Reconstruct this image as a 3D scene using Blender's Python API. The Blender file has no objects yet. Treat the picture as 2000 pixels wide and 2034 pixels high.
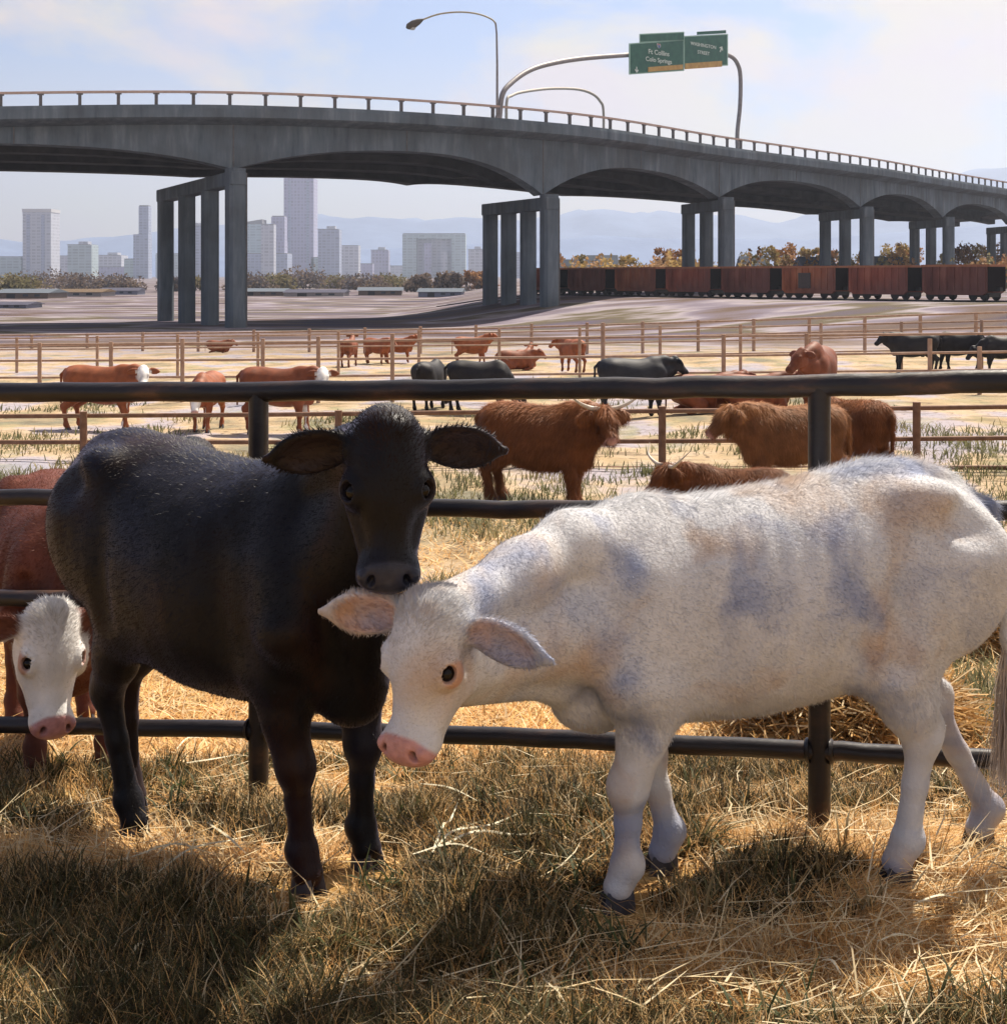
import bpy, bmesh, math, random
import numpy as np
from mathutils import Vector, Matrix
random.seed(7)
RNG = np.random.default_rng(7)
SC = bpy.context.scene
COL = SC.collection
R = math.radians

# ------------------------------------------------------------------ camera
cam_d = bpy.data.cameras.new('camera')
cam_d.sensor_fit = 'HORIZONTAL'
cam_d.sensor_width = 36.0
cam_d.lens = 50.3
cam_d.shift_y = -0.2355
cam_d.clip_start = 0.05
cam_d.clip_end = 40000.0
cam = bpy.data.objects.new('camera', cam_d)
cam.location = (0.0, 0.0, 2.0)
cam.rotation_euler = (R(90), 0, 0)
COL.objects.link(cam)
SC.camera = cam

# ------------------------------------------------------------------ sky and sun
SUN_EL, SUN_AZ = 54.0, 34.0          # azimuth measured from the view axis (+Y) towards +X
W = bpy.data.worlds.new('World')
SC.world = W
W.use_nodes = True
nt = W.node_tree
for n in list(nt.nodes):
    nt.nodes.remove(n)
N, L = nt.nodes.new, nt.links.new
out = N('ShaderNodeOutputWorld')
bg = N('ShaderNodeBackground')
bg.inputs['Strength'].default_value = 0.056
sky = N('ShaderNodeTexSky')
sky.sky_type = 'NISHITA'
sky.sun_disc = False
sky.sun_elevation = R(SUN_EL)
sky.sun_rotation = R(SUN_AZ)
sky.air_density = 1.0
sky.dust_density = 0.6
sky.ozone_density = 1.5
tc = N('ShaderNodeTexCoord')
mp = N('ShaderNodeMapping')
mp.inputs['Scale'].default_value = (1.0, 1.0, 1.9)
mp.inputs['Location'].default_value = (0.35, 0.2, 0.1)
L(tc.outputs['Generated'], mp.inputs['Vector'])
nz = N('ShaderNodeTexNoise')
nz.inputs['Scale'].default_value = 5.2
nz.inputs['Detail'].default_value = 7.0
nz.inputs['Roughness'].default_value = 0.56
nz.inputs['Distortion'].default_value = 0.25
L(mp.outputs['Vector'], nz.inputs['Vector'])
cr = N('ShaderNodeValToRGB')
cr.color_ramp.elements[0].position = 0.455
cr.color_ramp.elements[0].color = (0, 0, 0, 1)
cr.color_ramp.elements[1].position = 0.60
cr.color_ramp.elements[1].color = (1, 1, 1, 1)
sepx = N('ShaderNodeSeparateXYZ'); L(tc.outputs['Generated'], sepx.inputs['Vector'])
rx = N('ShaderNodeMapRange')          # more cloud towards the right of the view
rx.inputs['From Min'].default_value = -0.25; rx.inputs['From Max'].default_value = 0.35
rx.inputs['To Min'].default_value = -0.035; rx.inputs['To Max'].default_value = 0.085
L(sepx.outputs['X'], rx.inputs['Value'])
adx = N('ShaderNodeMath'); adx.operation = 'ADD'
L(nz.outputs['Fac'], adx.inputs[0]); L(rx.outputs['Result'], adx.inputs[1]); L(adx.outputs[0], cr.inputs['Fac'])
nz2 = N('ShaderNodeTexNoise')
nz2.inputs['Scale'].default_value = 9.0
nz2.inputs['Detail'].default_value = 3.0
L(mp.outputs['Vector'], nz2.inputs['Vector'])
cc = N('ShaderNodeValToRGB')
cc.color_ramp.elements[0].position = 0.35
cc.color_ramp.elements[0].color = (8.7, 7.0, 6.5, 1)
cc.color_ramp.elements[1].position = 0.65
cc.color_ramp.elements[1].color = (9.0, 7.8, 5.3, 1)
L(nz2.outputs['Fac'], cc.inputs['Fac'])
sepz = N('ShaderNodeSeparateXYZ')
L(tc.outputs['Generated'], sepz.inputs['Vector'])
hz = N('ShaderNodeMapRange')          # clouds thicken towards the horizon
hz.inputs['From Min'].default_value = 0.0
hz.inputs['From Max'].default_value = 0.16
hz.inputs['To Min'].default_value = 0.95
hz.inputs['To Max'].default_value = 0.0
L(sepz.outputs['Z'], hz.inputs['Value'])
mx = N('ShaderNodeMath'); mx.operation = 'MAXIMUM'
L(cr.outputs['Color'], mx.inputs[0]); L(hz.outputs['Result'], mx.inputs[1])
ov = N('ShaderNodeMath'); ov.operation = 'MULTIPLY'; ov.inputs[1].default_value = 0.86
L(mx.outputs[0], ov.inputs[0])
mixs = N('ShaderNodeMix'); mixs.data_type = 'RGBA'
tint = N('ShaderNodeMix'); tint.data_type = 'RGBA'; tint.blend_type = 'MULTIPLY'
tint.inputs[0].default_value = 1.0
tint.inputs[7].default_value = (0.92, 0.96, 1.18, 1)
L(sky.outputs['Color'], tint.inputs[6])
L(ov.outputs[0], mixs.inputs[0]); L(tint.outputs[2], mixs.inputs[6]); L(cc.outputs['Color'], mixs.inputs[7])
L(mixs.outputs[2], bg.inputs['Color'])
L(bg.outputs[0], out.inputs['Surface'])

sd = bpy.data.lights.new('sun', 'SUN')
sd.energy = 5.0
sd.angle = R(0.6)
sd.color = (1.0, 0.90, 0.76)
sun = bpy.data.objects.new('sun', sd)
sv = Vector((math.sin(R(SUN_AZ)) * math.cos(R(SUN_EL)), math.cos(R(SUN_AZ)) * math.cos(R(SUN_EL)), math.sin(R(SUN_EL))))
sun.rotation_euler = sv.to_track_quat('Z', 'Y').to_euler()
sun.location = (20, 40, 60)
COL.objects.link(sun)

SC.view_settings.view_transform = 'Standard'
SC.view_settings.look = 'None'
SC.view_settings.exposure = 0.86
SC.view_settings.gamma = 1.0
SC.cycles.use_denoising = True
SC.cycles.max_bounces = 6
SC.cycles.diffuse_bounces = 3
SC.cycles.glossy_bounces = 2
SC.cycles.transmission_bounces = 3
SC.cycles.volume_bounces = 0
SC.cycles.caustics_reflective = False
SC.cycles.caustics_refractive = False

# ------------------------------------------------------------------ helpers
F = 2794.0                                   # focal length in photograph pixels (2000 wide)
S = 2000.0 / 1904.0
def P(px, py, y):                             # a point at distance y seen at (px, py), in the 1904-wide reading of the photo
    return Vector(((px * S - 1000) / F * y, y, 2.0 - (py * S - 546) / F * y))

def tag(o, label=None, cat=None, group=None, kind=None):
    if label: o['label'] = label
    if cat: o['category'] = cat
    if group: o['group'] = group
    if kind: o['kind'] = kind
    return o

def empty(name, loc, label=None, cat=None, group=None, rz=0.0):
    o = bpy.data.objects.new(name, None)
    o.empty_display_size = 0.3
    COL.objects.link(o)
    o.location = loc
    o.rotation_euler = (0, 0, rz)
    return tag(o, label, cat, group)

def link_mesh(name, me, mats, parent=None, loc=None):
    o = bpy.data.objects.new(name, me)
    COL.objects.link(o)
    for m in (mats if isinstance(mats, (list, tuple)) else [mats]):
        if m and m.name not in [x.name for x in me.materials if x]:
            me.materials.append(m)
    if parent is not None:
        o.parent = parent
    if loc is not None:
        o.location = loc
    return o

def np_mesh(name, V, Fc, smooth=True):
    """V (n,3); Fc (m,3) or (m,4) or a list of such arrays"""
    me = bpy.data.meshes.new(name)
    if not isinstance(Fc, list):
        Fc = [Fc]
    Fc = [f for f in Fc if len(f)]
    V = np.ascontiguousarray(V, dtype=np.float32)
    me.vertices.add(len(V)); me.vertices.foreach_set('co', V.ravel())
    nl = sum(f.size for f in Fc); npoly = sum(len(f) for f in Fc)
    me.loops.add(nl); me.polygons.add(npoly)
    me.loops.foreach_set('vertex_index', np.concatenate([f.ravel() for f in Fc]).astype(np.int32))
    cnt = np.concatenate([np.full(len(f), f.shape[1]) for f in Fc])
    st = np.concatenate([[0], np.cumsum(cnt)[:-1]]).astype(np.int32)
    me.polygons.foreach_set('loop_start', st)
    me.polygons.foreach_set('use_smooth', np.full(npoly, smooth, dtype=bool))
    me.update(calc_edges=True)
    me.validate()
    return me

def set_col(me, C, name='Col'):
    a = me.color_attributes.new(name, 'FLOAT_COLOR', 'POINT')
    C = np.asarray(C, dtype=np.float32)
    if C.shape[1] == 3:
        C = np.hstack([C, np.ones((len(C), 1), np.float32)])
    a.data.foreach_set('color', np.ascontiguousarray(C).ravel())

class MB:
    """collects simple shapes and links them as one mesh"""
    def __init__(self): self.v = []; self.f = []
    def add(self, vs, fs):
        b = len(self.v); self.v += [tuple(x) for x in vs]; self.f += [tuple(i + b for i in f) for f in fs]
    def box(self, c, s, M=None):
        hx, hy, hz = s[0] / 2, s[1] / 2, s[2] / 2
        vs = [Vector((x, y, z)) for x in (-hx, hx) for y in (-hy, hy) for z in (-hz, hz)]
        if M is not None: vs = [M @ v for v in vs]
        vs = [v + Vector(c) for v in vs]
        self.add(vs, [(0, 1, 3, 2), (4, 6, 7, 5), (0, 4, 5, 1), (2, 3, 7, 6), (0, 2, 6, 4), (1, 5, 7, 3)])
    def prism(self, poly, z0, z1):               # poly: list of (x,y) counter-clockwise
        n = len(poly)
        vs = [(x, y, z0) for x, y in poly] + [(x, y, z1) for x, y in poly]
        self.add(vs, [tuple(range(n - 1, -1, -1)), tuple(range(n, 2 * n))] + [(i, (i + 1) % n, n + (i + 1) % n, n + i) for i in range(n)])
    def tube(self, pts, r, seg=10, cap=True):
        pts = [Vector(p) for p in pts]; n = len(pts)
        rs = r if isinstance(r, (list, tuple)) else [r] * n
        vs = []; up = None
        for i, p in enumerate(pts):
            t = (pts[min(i + 1, n - 1)] - pts[max(i - 1, 0)]).normalized()
            if up is None:
                up = Vector((0, 0, 1)) if abs(t.z) < 0.9 else Vector((1, 0, 0))
            a = t.cross(up).normalized(); b = a.cross(t).normalized(); up = b
            for k in range(seg):
                th = 2 * math.pi * k / seg
                vs.append(p + (a * math.cos(th) + b * math.sin(th)) * rs[i])
        fs = [(i * seg + k, i * seg + (k + 1) % seg, (i + 1) * seg + (k + 1) % seg, (i + 1) * seg + k) for i in range(n - 1) for k in range(seg)]
        if cap:
            fs += [tuple(range(seg - 1, -1, -1)), tuple((n - 1) * seg + k for k in range(seg))]
        self.add(vs, fs)
    def build(self, name, mat, parent=None, smooth=False, bevel=0.0, loc=None):
        me = bpy.data.meshes.new(name)
        me.from_pydata(self.v, [], self.f)
        bm = bmesh.new(); bm.from_mesh(me)
        bmesh.ops.recalc_face_normals(bm, faces=bm.faces)
        if bevel > 0:
            es = [e for e in bm.edges if len(e.link_faces) == 2 and e.calc_face_angle(0) > 0.6]
            bmesh.ops.bevel(bm, geom=es, offset=bevel, segments=2, affect='EDGES', profile=0.5, clamp_overlap=True)
        bm.to_mesh(me); bm.free()
        if smooth:
            me.polygons.foreach_set('use_smooth', [True] * len(me.polygons))
            try: me.set_sharp_from_angle(angle=R(40))
            except Exception: pass
        return link_mesh(name, me, mat, parent, loc)

# ------------------------------------------------------------------ materials
def new_mat(name):
    m = bpy.data.materials.new(name); m.use_nodes = True
    t = m.node_tree
    return m, t, t.nodes['Principled BSDF']

def mat_noise(name, stops, scale=3.0, detail=6, rough=0.8, bump=0.0, bscale=None, stretch=(1, 1, 1), metal=0.0, spec=0.3, coords='Object', tint=None, bdist=0.02):
    """colour ramp over a noise; stops = [(pos, (r,g,b)), ...]; tint = second large noise towards a colour (col, scale, amount)"""
    m, t, b = new_mat(name)
    N, L = t.nodes.new, t.links.new
    tc = N('ShaderNodeTexCoord'); mp = N('ShaderNodeMapping'); mp.inputs['Scale'].default_value = stretch
    L(tc.outputs[coords], mp.inputs['Vector'])
    nz = N('ShaderNodeTexNoise'); nz.inputs['Scale'].default_value = scale; nz.inputs['Detail'].default_value = detail; nz.inputs['Roughness'].default_value = 0.62
    L(mp.outputs[0], nz.inputs['Vector'])
    cr = N('ShaderNodeValToRGB'); e = cr.color_ramp.elements
    e[0].position, e[0].color = stops[0][0], (*stops[0][1], 1)
    e[1].position, e[1].color = stops[-1][0], (*stops[-1][1], 1)
    for p, c in stops[1:-1]:
        x = e.new(p); x.color = (*c, 1)
    L(nz.outputs['Fac'], cr.inputs['Fac'])
    colr = cr.outputs['Color']
    if tint:
        n2 = N('ShaderNodeTexNoise'); n2.inputs['Scale'].default_value = tint[1]; n2.inputs['Detail'].default_value = 4
        L(tc.outputs[coords], n2.inputs['Vector'])
        r2 = N('ShaderNodeMapRange'); r2.inputs['From Min'].default_value = 0.42; r2.inputs['From Max'].default_value = 0.62; r2.inputs['To Max'].default_value = tint[2]
        L(n2.outputs['Fac'], r2.inputs['Value'])
        mm = N('ShaderNodeMix'); mm.data_type = 'RGBA'; mm.inputs[7].default_value = (*tint[0], 1)
        L(r2.outputs[0], mm.inputs[0]); L(colr, mm.inputs[6]); colr = mm.outputs[2]
    L(colr, b.inputs['Base Color'])
    b.inputs['Roughness'].default_value = rough; b.inputs['Metallic'].default_value = metal
    b.inputs['Specular IOR Level'].default_value = spec
    if bump > 0:
        bp = N('ShaderNodeBump'); bp.inputs['Strength'].default_value = bump; bp.inputs['Distance'].default_value = bdist
        if bscale:
            nb = N('ShaderNodeTexNoise'); nb.inputs['Scale'].default_value = bscale; nb.inputs['Detail'].default_value = 5
            L(mp.outputs[0], nb.inputs['Vector']); L(nb.outputs['Fac'], bp.inputs['Height'])
        else:
            L(nz.outputs['Fac'], bp.inputs['Height'])
        L(bp.outputs[0], b.inputs['Normal'])
    return m

def mat_attr(name, rough=0.7, spec=0.25, noise=0.25, nscale=8.0, nstretch=(1, 1, 1), sheen=0.0, bump=0.0, bscale=60.0, transl=0.0, light_tints=None, bdist=0.01, wet=False):
    """colour from the 'Col' attribute, broken up by noise; optional translucency (leaf, hair), patches of light and shade put into the colour"""
    m, t, b = new_mat(name)
    N, L = t.nodes.new, t.links.new
    at = N('ShaderNodeVertexColor'); at.layer_name = 'Col'
    tc = N('ShaderNodeTexCoord'); mp = N('ShaderNodeMapping'); mp.inputs['Scale'].default_value = nstretch
    L(tc.outputs['Object'], mp.inputs['Vector'])
    nz = N('ShaderNodeTexNoise'); nz.inputs['Scale'].default_value = nscale; nz.inputs['Detail'].default_value = 5
    L(mp.outputs[0], nz.inputs['Vector'])
    mr = N('ShaderNodeMapRange'); mr.inputs['From Min'].default_value = 0.3; mr.inputs['From Max'].default_value = 0.7
    mr.inputs['To Min'].default_value = 1 - noise; mr.inputs['To Max'].default_value = 1 + noise
    L(nz.outputs['Fac'], mr.inputs['Value'])
    mu = N('ShaderNodeMix'); mu.data_type = 'RGBA'; mu.blend_type = 'MULTIPLY'; mu.inputs[0].default_value = 1
    L(at.outputs['Color'], mu.inputs[6]); L(mr.outputs[0], mu.inputs[7])
    colr = mu.outputs[2]
    for (dc, ds, da) in (light_tints or []):
        n2 = N('ShaderNodeTexNoise'); n2.inputs['Scale'].default_value = ds; n2.inputs['Detail'].default_value = 4; n2.inputs['Distortion'].default_value = 0.4
        L(mp.outputs[0], n2.inputs['Vector'])
        r2 = N('ShaderNodeMapRange'); r2.inputs['From Min'].default_value = 0.5; r2.inputs['From Max'].default_value = 0.66; r2.inputs['To Max'].default_value = da
        L(n2.outputs['Fac'], r2.inputs['Value'])
        mm = N('ShaderNodeMix'); mm.data_type = 'RGBA'; mm.inputs[7].default_value = (*dc, 1)
        L(r2.outputs[0], mm.inputs[0]); L(colr, mm.inputs[6]); colr = mm.outputs[2]
    L(colr, b.inputs['Base Color'])
    b.inputs['Roughness'].default_value = rough; b.inputs['Specular IOR Level'].default_value = spec
    if wet:
        wr = N('ShaderNodeMapRange'); wr.inputs['To Min'].default_value = .26; wr.inputs['To Max'].default_value = rough
        L(at.outputs['Alpha'], wr.inputs['Value']); L(wr.outputs[0], b.inputs['Roughness'])
    if sheen > 0:
        b.inputs['Sheen Weight'].default_value = sheen; b.inputs['Sheen Roughness'].default_value = 0.35; b.inputs['Sheen Tint'].default_value = (.62, .62, 1.0, 1)
    if bump > 0:
        nb = N('ShaderNodeTexNoise'); nb.inputs['Scale'].default_value = bscale; nb.inputs['Detail'].default_value = 4
        L(mp.outputs[0], nb.inputs['Vector'])
        bp = N('ShaderNodeBump'); bp.inputs['Strength'].default_value = bump; bp.inputs['Distance'].default_value = bdist
        L(nb.outputs['Fac'], bp.inputs['Height']); L(bp.outputs[0], b.inputs['Normal'])
    if transl > 0:
        tr = N('ShaderNodeBsdfTranslucent'); L(colr, tr.inputs['Color'])
        ms = N('ShaderNodeMixShader'); ms.inputs[0].default_value = transl
        L(b.outputs[0], ms.inputs[1]); L(tr.outputs[0], ms.inputs[2])
        L(ms.outputs[0], t.nodes['Material Output'].inputs['Surface'])
    return m

def mat_plain(name, c, rough=0.6, metal=0.0, spec=0.4, coat=0.0):
    m = mat_noise(name, [(0.3, tuple(x * 0.82 for x in c)), (0.7, tuple(min(1, x * 1.12) for x in c))], scale=6, rough=rough, metal=metal, spec=spec)
    m.node_tree.nodes['Principled BSDF'].inputs['Coat Weight'].default_value = coat
    return m
# ------------------------------------------------------------------ ground
_lat = np.random.default_rng(3).random((256, 256))
def vn(x, y):
    x = np.asarray(x, float); y = np.asarray(y, float)
    xi = np.floor(x).astype(int); yi = np.floor(y).astype(int)
    fx = x - xi; fy = y - yi
    fx = fx * fx * (3 - 2 * fx); fy = fy * fy * (3 - 2 * fy)
    g = lambda a, b: _lat[a % 256, b % 256]
    return (g(xi, yi) * (1 - fx) + g(xi + 1, yi) * fx) * (1 - fy) + (g(xi, yi + 1) * (1 - fx) + g(xi + 1, yi + 1) * fx) * fy
def fbm(x, y, o=4):
    s = 0; a = 0.5
    for i in range(o):
        s = s + a * vn(x * 2 ** i + 17 * i, y * 2 ** i + 5 * i); a *= 0.5
    return s / (1 - 0.5 ** o)
def sstep(a, b, x):
    t = np.clip((x - a) / (b - a), 0, 1); return t * t * (3 - 2 * t)
_gy = np.array([-60, 4.55, 4.9, 5.25, 6.0, 7, 10, 15, 21, 32, 50, 65, 95, 129, 400, 9000.])
_gz = np.array([0, 0, -.03, -.10, -.22, -.36, -.75, -1.15, -1.4, -1.6, -1.95, -2.15, -2.6, -2.85, -3, -3.])
TP0 = np.array([10.0, 165.0]); TN = np.array([.793, .609]); TD = np.array([.609, -.793])
def gz_np(x, y):
    b = np.interp(y, _gy, _gz)
    d = (x - TP0[0]) * TN[0] + (y - TP0[1]) * TN[1]
    e = 2.45 * sstep(-36, -5, d) * sstep(-16, 6, x) * (1 - sstep(220, 420, d))
    e = e + .45 * sstep(1, 11, x) * sstep(22, 32, y) * (1 - sstep(60, 90, y))
    n = (fbm(x * 1.3 + 50, y * 1.3 + 50) - 0.5) * (.018 + .08 * sstep(5.6, 7.5, y)) * (1 - sstep(12, 30, y)) + (fbm(x * .25 + 9, y * .25) - .5) * .25 * sstep(8, 20, y) * (1 - sstep(60, 110, y))
    return b + e + n
def gz(x, y): return float(gz_np(np.array([float(x)]), np.array([float(y)]))[0])

def build_ground():
    ys = np.concatenate([np.arange(-6, 2.5, .5), np.arange(2.5, 9, .05), np.geomspace(9, 60, 110), np.geomspace(61, 320, 110), np.geomspace(330, 9000, 40)])
    xp = np.concatenate([np.arange(0, 3.4, .05), np.geomspace(3.4, 40, 60), np.geomspace(41, 150, 50), np.geomspace(160, 6000, 30)])
    xs = np.concatenate([-xp[:0:-1], xp])
    X, Y = np.meshgrid(xs, ys)
    Z = gz_np(X.ravel(), Y.ravel())
    V = np.stack([X.ravel(), Y.ravel(), Z], 1)
    nx, ny = len(xs), len(ys)
    i = (np.arange(ny - 1)[:, None] * nx + np.arange(nx - 1)[None]).ravel()
    me = np_mesh('ground', V, np.stack([i, i + 1, i + 1 + nx, i + nx], 1))
    m, t, b = new_mat('ground_earth')
    N, L = t.nodes.new, t.links.new
    geo = N('ShaderNodeNewGeometry'); sp = N('ShaderNodeSeparateXYZ'); L(geo.outputs['Position'], sp.inputs[0])
    def noise(scale, stretch=(1, 1, 1), detail=6, dist=0.0):
        mp = N('ShaderNodeMapping'); mp.inputs['Scale'].default_value = stretch; L(geo.outputs['Position'], mp.inputs['Vector'])
        n = N('ShaderNodeTexNoise'); n.inputs['Scale'].default_value = scale; n.inputs['Detail'].default_value = detail; n.inputs['Distortion'].default_value = dist
        L(mp.outputs[0], n.inputs['Vector']); return n.outputs['Fac']
    def ramp(fac, stops):
        cr = N('ShaderNodeValToRGB'); e = cr.color_ramp.elements
        e[0].position, e[0].color = stops[0][0], (*stops[0][1], 1); e[1].position, e[1].color = stops[-1][0], (*stops[-1][1], 1)
        for p, c in stops[1:-1]: e.new(p).color = (*c, 1)
        L(fac, cr.inputs['Fac']); return cr.outputs['Color']
    def mix(f, a, c):
        mm = N('ShaderNodeMix'); mm.data_type = 'RGBA'; L(f, mm.inputs[0]); L(a, mm.inputs[6]); L(c, mm.inputs[7]); return mm.outputs[2]
    def rng(v, a, c, lo=0, hi=1):
        r = N('ShaderNodeMapRange'); r.inputs['From Min'].default_value = a; r.inputs['From Max'].default_value = c
        r.inputs['To Min'].default_value = lo; r.inputs['To Max'].default_value = hi; L(v, r.inputs['Value']); return r.outputs[0]
    straw = ramp(noise(7.0), [(.30, (.10, .055, .02)), (.45, (.36, .21, .075)), (.6, (.52, .34, .13)), (.75, (.62, .45, .21))])
    earth = ramp(noise(3.0), [(.3, (.032, .025, .013)), (.7, (.12, .08, .036))])
    near = mix(rng(noise(1.6, dist=.5), .45, .62, 0, .75), straw, earth)
    pen = ramp(noise(.45, (1, .6, 1)), [(.32, (.19, .175, .125)), (.43, (.38, .28, .165)), (.51, (.44, .34, .235)), (.57, (.36, .315, .33)), (.72, (.28, .28, .33))])
    dung = rng(noise(5.5, (1, .8, 1), 3), .60, .68, 0, .75)
    rut = rng(noise(1.7, (.5, 1.3, 1), 5, .8), .56, .66, 0, .55)
    dark = ramp(noise(20.0), [(.3, (.07, .05, .032)), (.7, (.16, .115, .075))])
    pen = mix(rut, pen, dark); pen = mix(dung, pen, dark)
    weeds = ramp(noise(2.0), [(.4, (.16, .17, .09)), (.6, (.30, .28, .16))])
    pen = mix(rng(noise(.7, (1, .5, 1), dist=.4), .55, .68, 0, .7), pen, weeds)
    far = ramp(noise(.075, (.5, 1, 1), detail=6), [(.33, (.055, .046, .075)), (.42, (.115, .08, .062)), (.48, (.17, .145, .18)), (.52, (.30, .265, .285)), (.56, (.105, .085, .048)), (.64, (.095, .078, .115)), (.72, (.17, .135, .13))])
    c1 = mix(rng(sp.outputs['Y'], 9, 17), near, pen)
    c2 = mix(rng(sp.outputs['Y'], 68, 100), c1, far)
    L(c2, b.inputs['Base Color']); b.inputs['Roughness'].default_value = 0.95; b.inputs['Specular IOR Level'].default_value = 0.1
    bp = N('ShaderNodeBump'); bp.inputs['Strength'].default_value = .8; bp.inputs['Distance'].default_value = .04
    L(noise(14.0), bp.inputs['Height']); L(bp.outputs[0], b.inputs['Normal'])
    o = link_mesh('ground', me, m)
    o['kind'] = 'structure'
build_ground()
# ------------------------------------------------------------------ concrete road bridge
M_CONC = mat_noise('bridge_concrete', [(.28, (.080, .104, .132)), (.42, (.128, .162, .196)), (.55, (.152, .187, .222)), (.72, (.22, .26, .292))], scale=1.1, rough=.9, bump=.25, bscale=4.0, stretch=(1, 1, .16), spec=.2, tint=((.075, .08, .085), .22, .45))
M_UNDER_SHADE = mat_noise('bridge_underside_shade', [(.3, (.030, .032, .038)), (.7, (.075, .078, .085))], scale=.4, rough=.9, stretch=(1, 1, 1), spec=.2)  # shade under the deck put into the colour: near-black inner girders and soffit
M_RAIL = mat_noise('bridge_rail_paint', [(.3, (.44, .32, .27)), (.7, (.60, .46, .40))], scale=2, rough=.7)
M_RPOST = mat_noise('bridge_post_concrete', [(.3, (.10, .10, .11)), (.7, (.20, .19, .19))], scale=2, rough=.85)
M_GALV = mat_noise('grey_painted_steel', [(.3, (.20, .19, .20)), (.7, (.32, .30, .30))], scale=3, rough=.55, metal=.2)

def catmull(pts, n):
    pts = [Vector(p) for p in pts]
    P_ = [pts[0] * 2 - pts[1]] + pts + [pts[-1] * 2 - pts[-2]]
    out = []
    for i in range(1, len(P_) - 2):
        for k in range(n):
            t = k / n
            a, b, c, d = P_[i - 1], P_[i], P_[i + 1], P_[i + 2]
            out.append(.5 * ((2 * b) + (c - a) * t + (2 * a - 5 * b + 4 * c - d) * t * t + (3 * b - a - 3 * c + d) * t ** 3))
    out.append(pts[-1])
    return out
# pier points of the near edge: x, y, haunch underside above camera; then rail top above camera
PIERS = [(-99, 108, 9.6), (-62, 117, 9.7), (-24.4, 129, 9.9), (5.3, 144, 8.35), (28, 172, 9.6), (53, 202, 9.9), (74, 231, 9.6), (97, 262, 9.6), (120, 294, 9.6)]
TOPS = [14.4, 15.1, 16.9, 16.9, 16.9, 16.9, 16.9, 16.9, 16.9]
MIDS = [11.4, 11.7, 12.15, 12.0, 12.6, 12.5, 12.5, 12.5]
NS = 24
_edge = catmull([(p[0], p[1], t) for p, t in zip(PIERS, TOPS)], NS)
BW, SUP = 28.0, 1.3
def bridge_frames():
    fr = []
    n = len(_edge)
    for i, e in enumerate(_edge):
        t = (_edge[min(i + 1, n - 1)] - _edge[max(i - 1, 0)]); t.z = 0; t.normalize()
        nrm = Vector((-t.y, t.x, 0))            # points to the far side
        k, u = divmod(i, NS); u = u / NS
        if k >= len(PIERS) - 1: k, u = len(PIERS) - 2, 1.0
        h0, h1, mid = PIERS[k][2], PIERS[k + 1][2], MIDS[k]
        w = abs(2 * u - 1) ** 2.3
        w = w * (1 - .12 * (1 - w))
        hb = mid + ((h0 if u < .5 else h1) - mid) * w
        fr.append((Vector((e.x, e.y, 0)), nrm, e.z, hb))
    return fr
FR = bridge_frames()
def bpt(fr, d, z): return fr[0] + fr[1] * d + Vector((0, 0, 2.0 + z - SUP * d / BW))
def sweep(mb, prof):
    """prof(fr) -> closed list of points; joined along the bridge"""
    rows = [prof(f) for f in FR]; m = len(rows[0])
    vs = [p for r in rows for p in r]
    fs = [(i * m + k, (i + 1) * m + k, (i + 1) * m + (k + 1) % m, i * m + (k + 1) % m) for i in range(len(rows) - 1) for k in range(m)]
    fs += [tuple(range(m)), tuple((len(rows) - 1) * m + k for k in range(m - 1, -1, -1))]
    mb.add(vs, fs)
BENTS = {1: (-14, 17.0), 2: (-11.0, 19.0), 3: (-6.2, 15.5), 4: (-2.8, 13.5), 5: (-2.5, 15), 6: (-1.2, 15), 7: (0, 15)}
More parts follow.
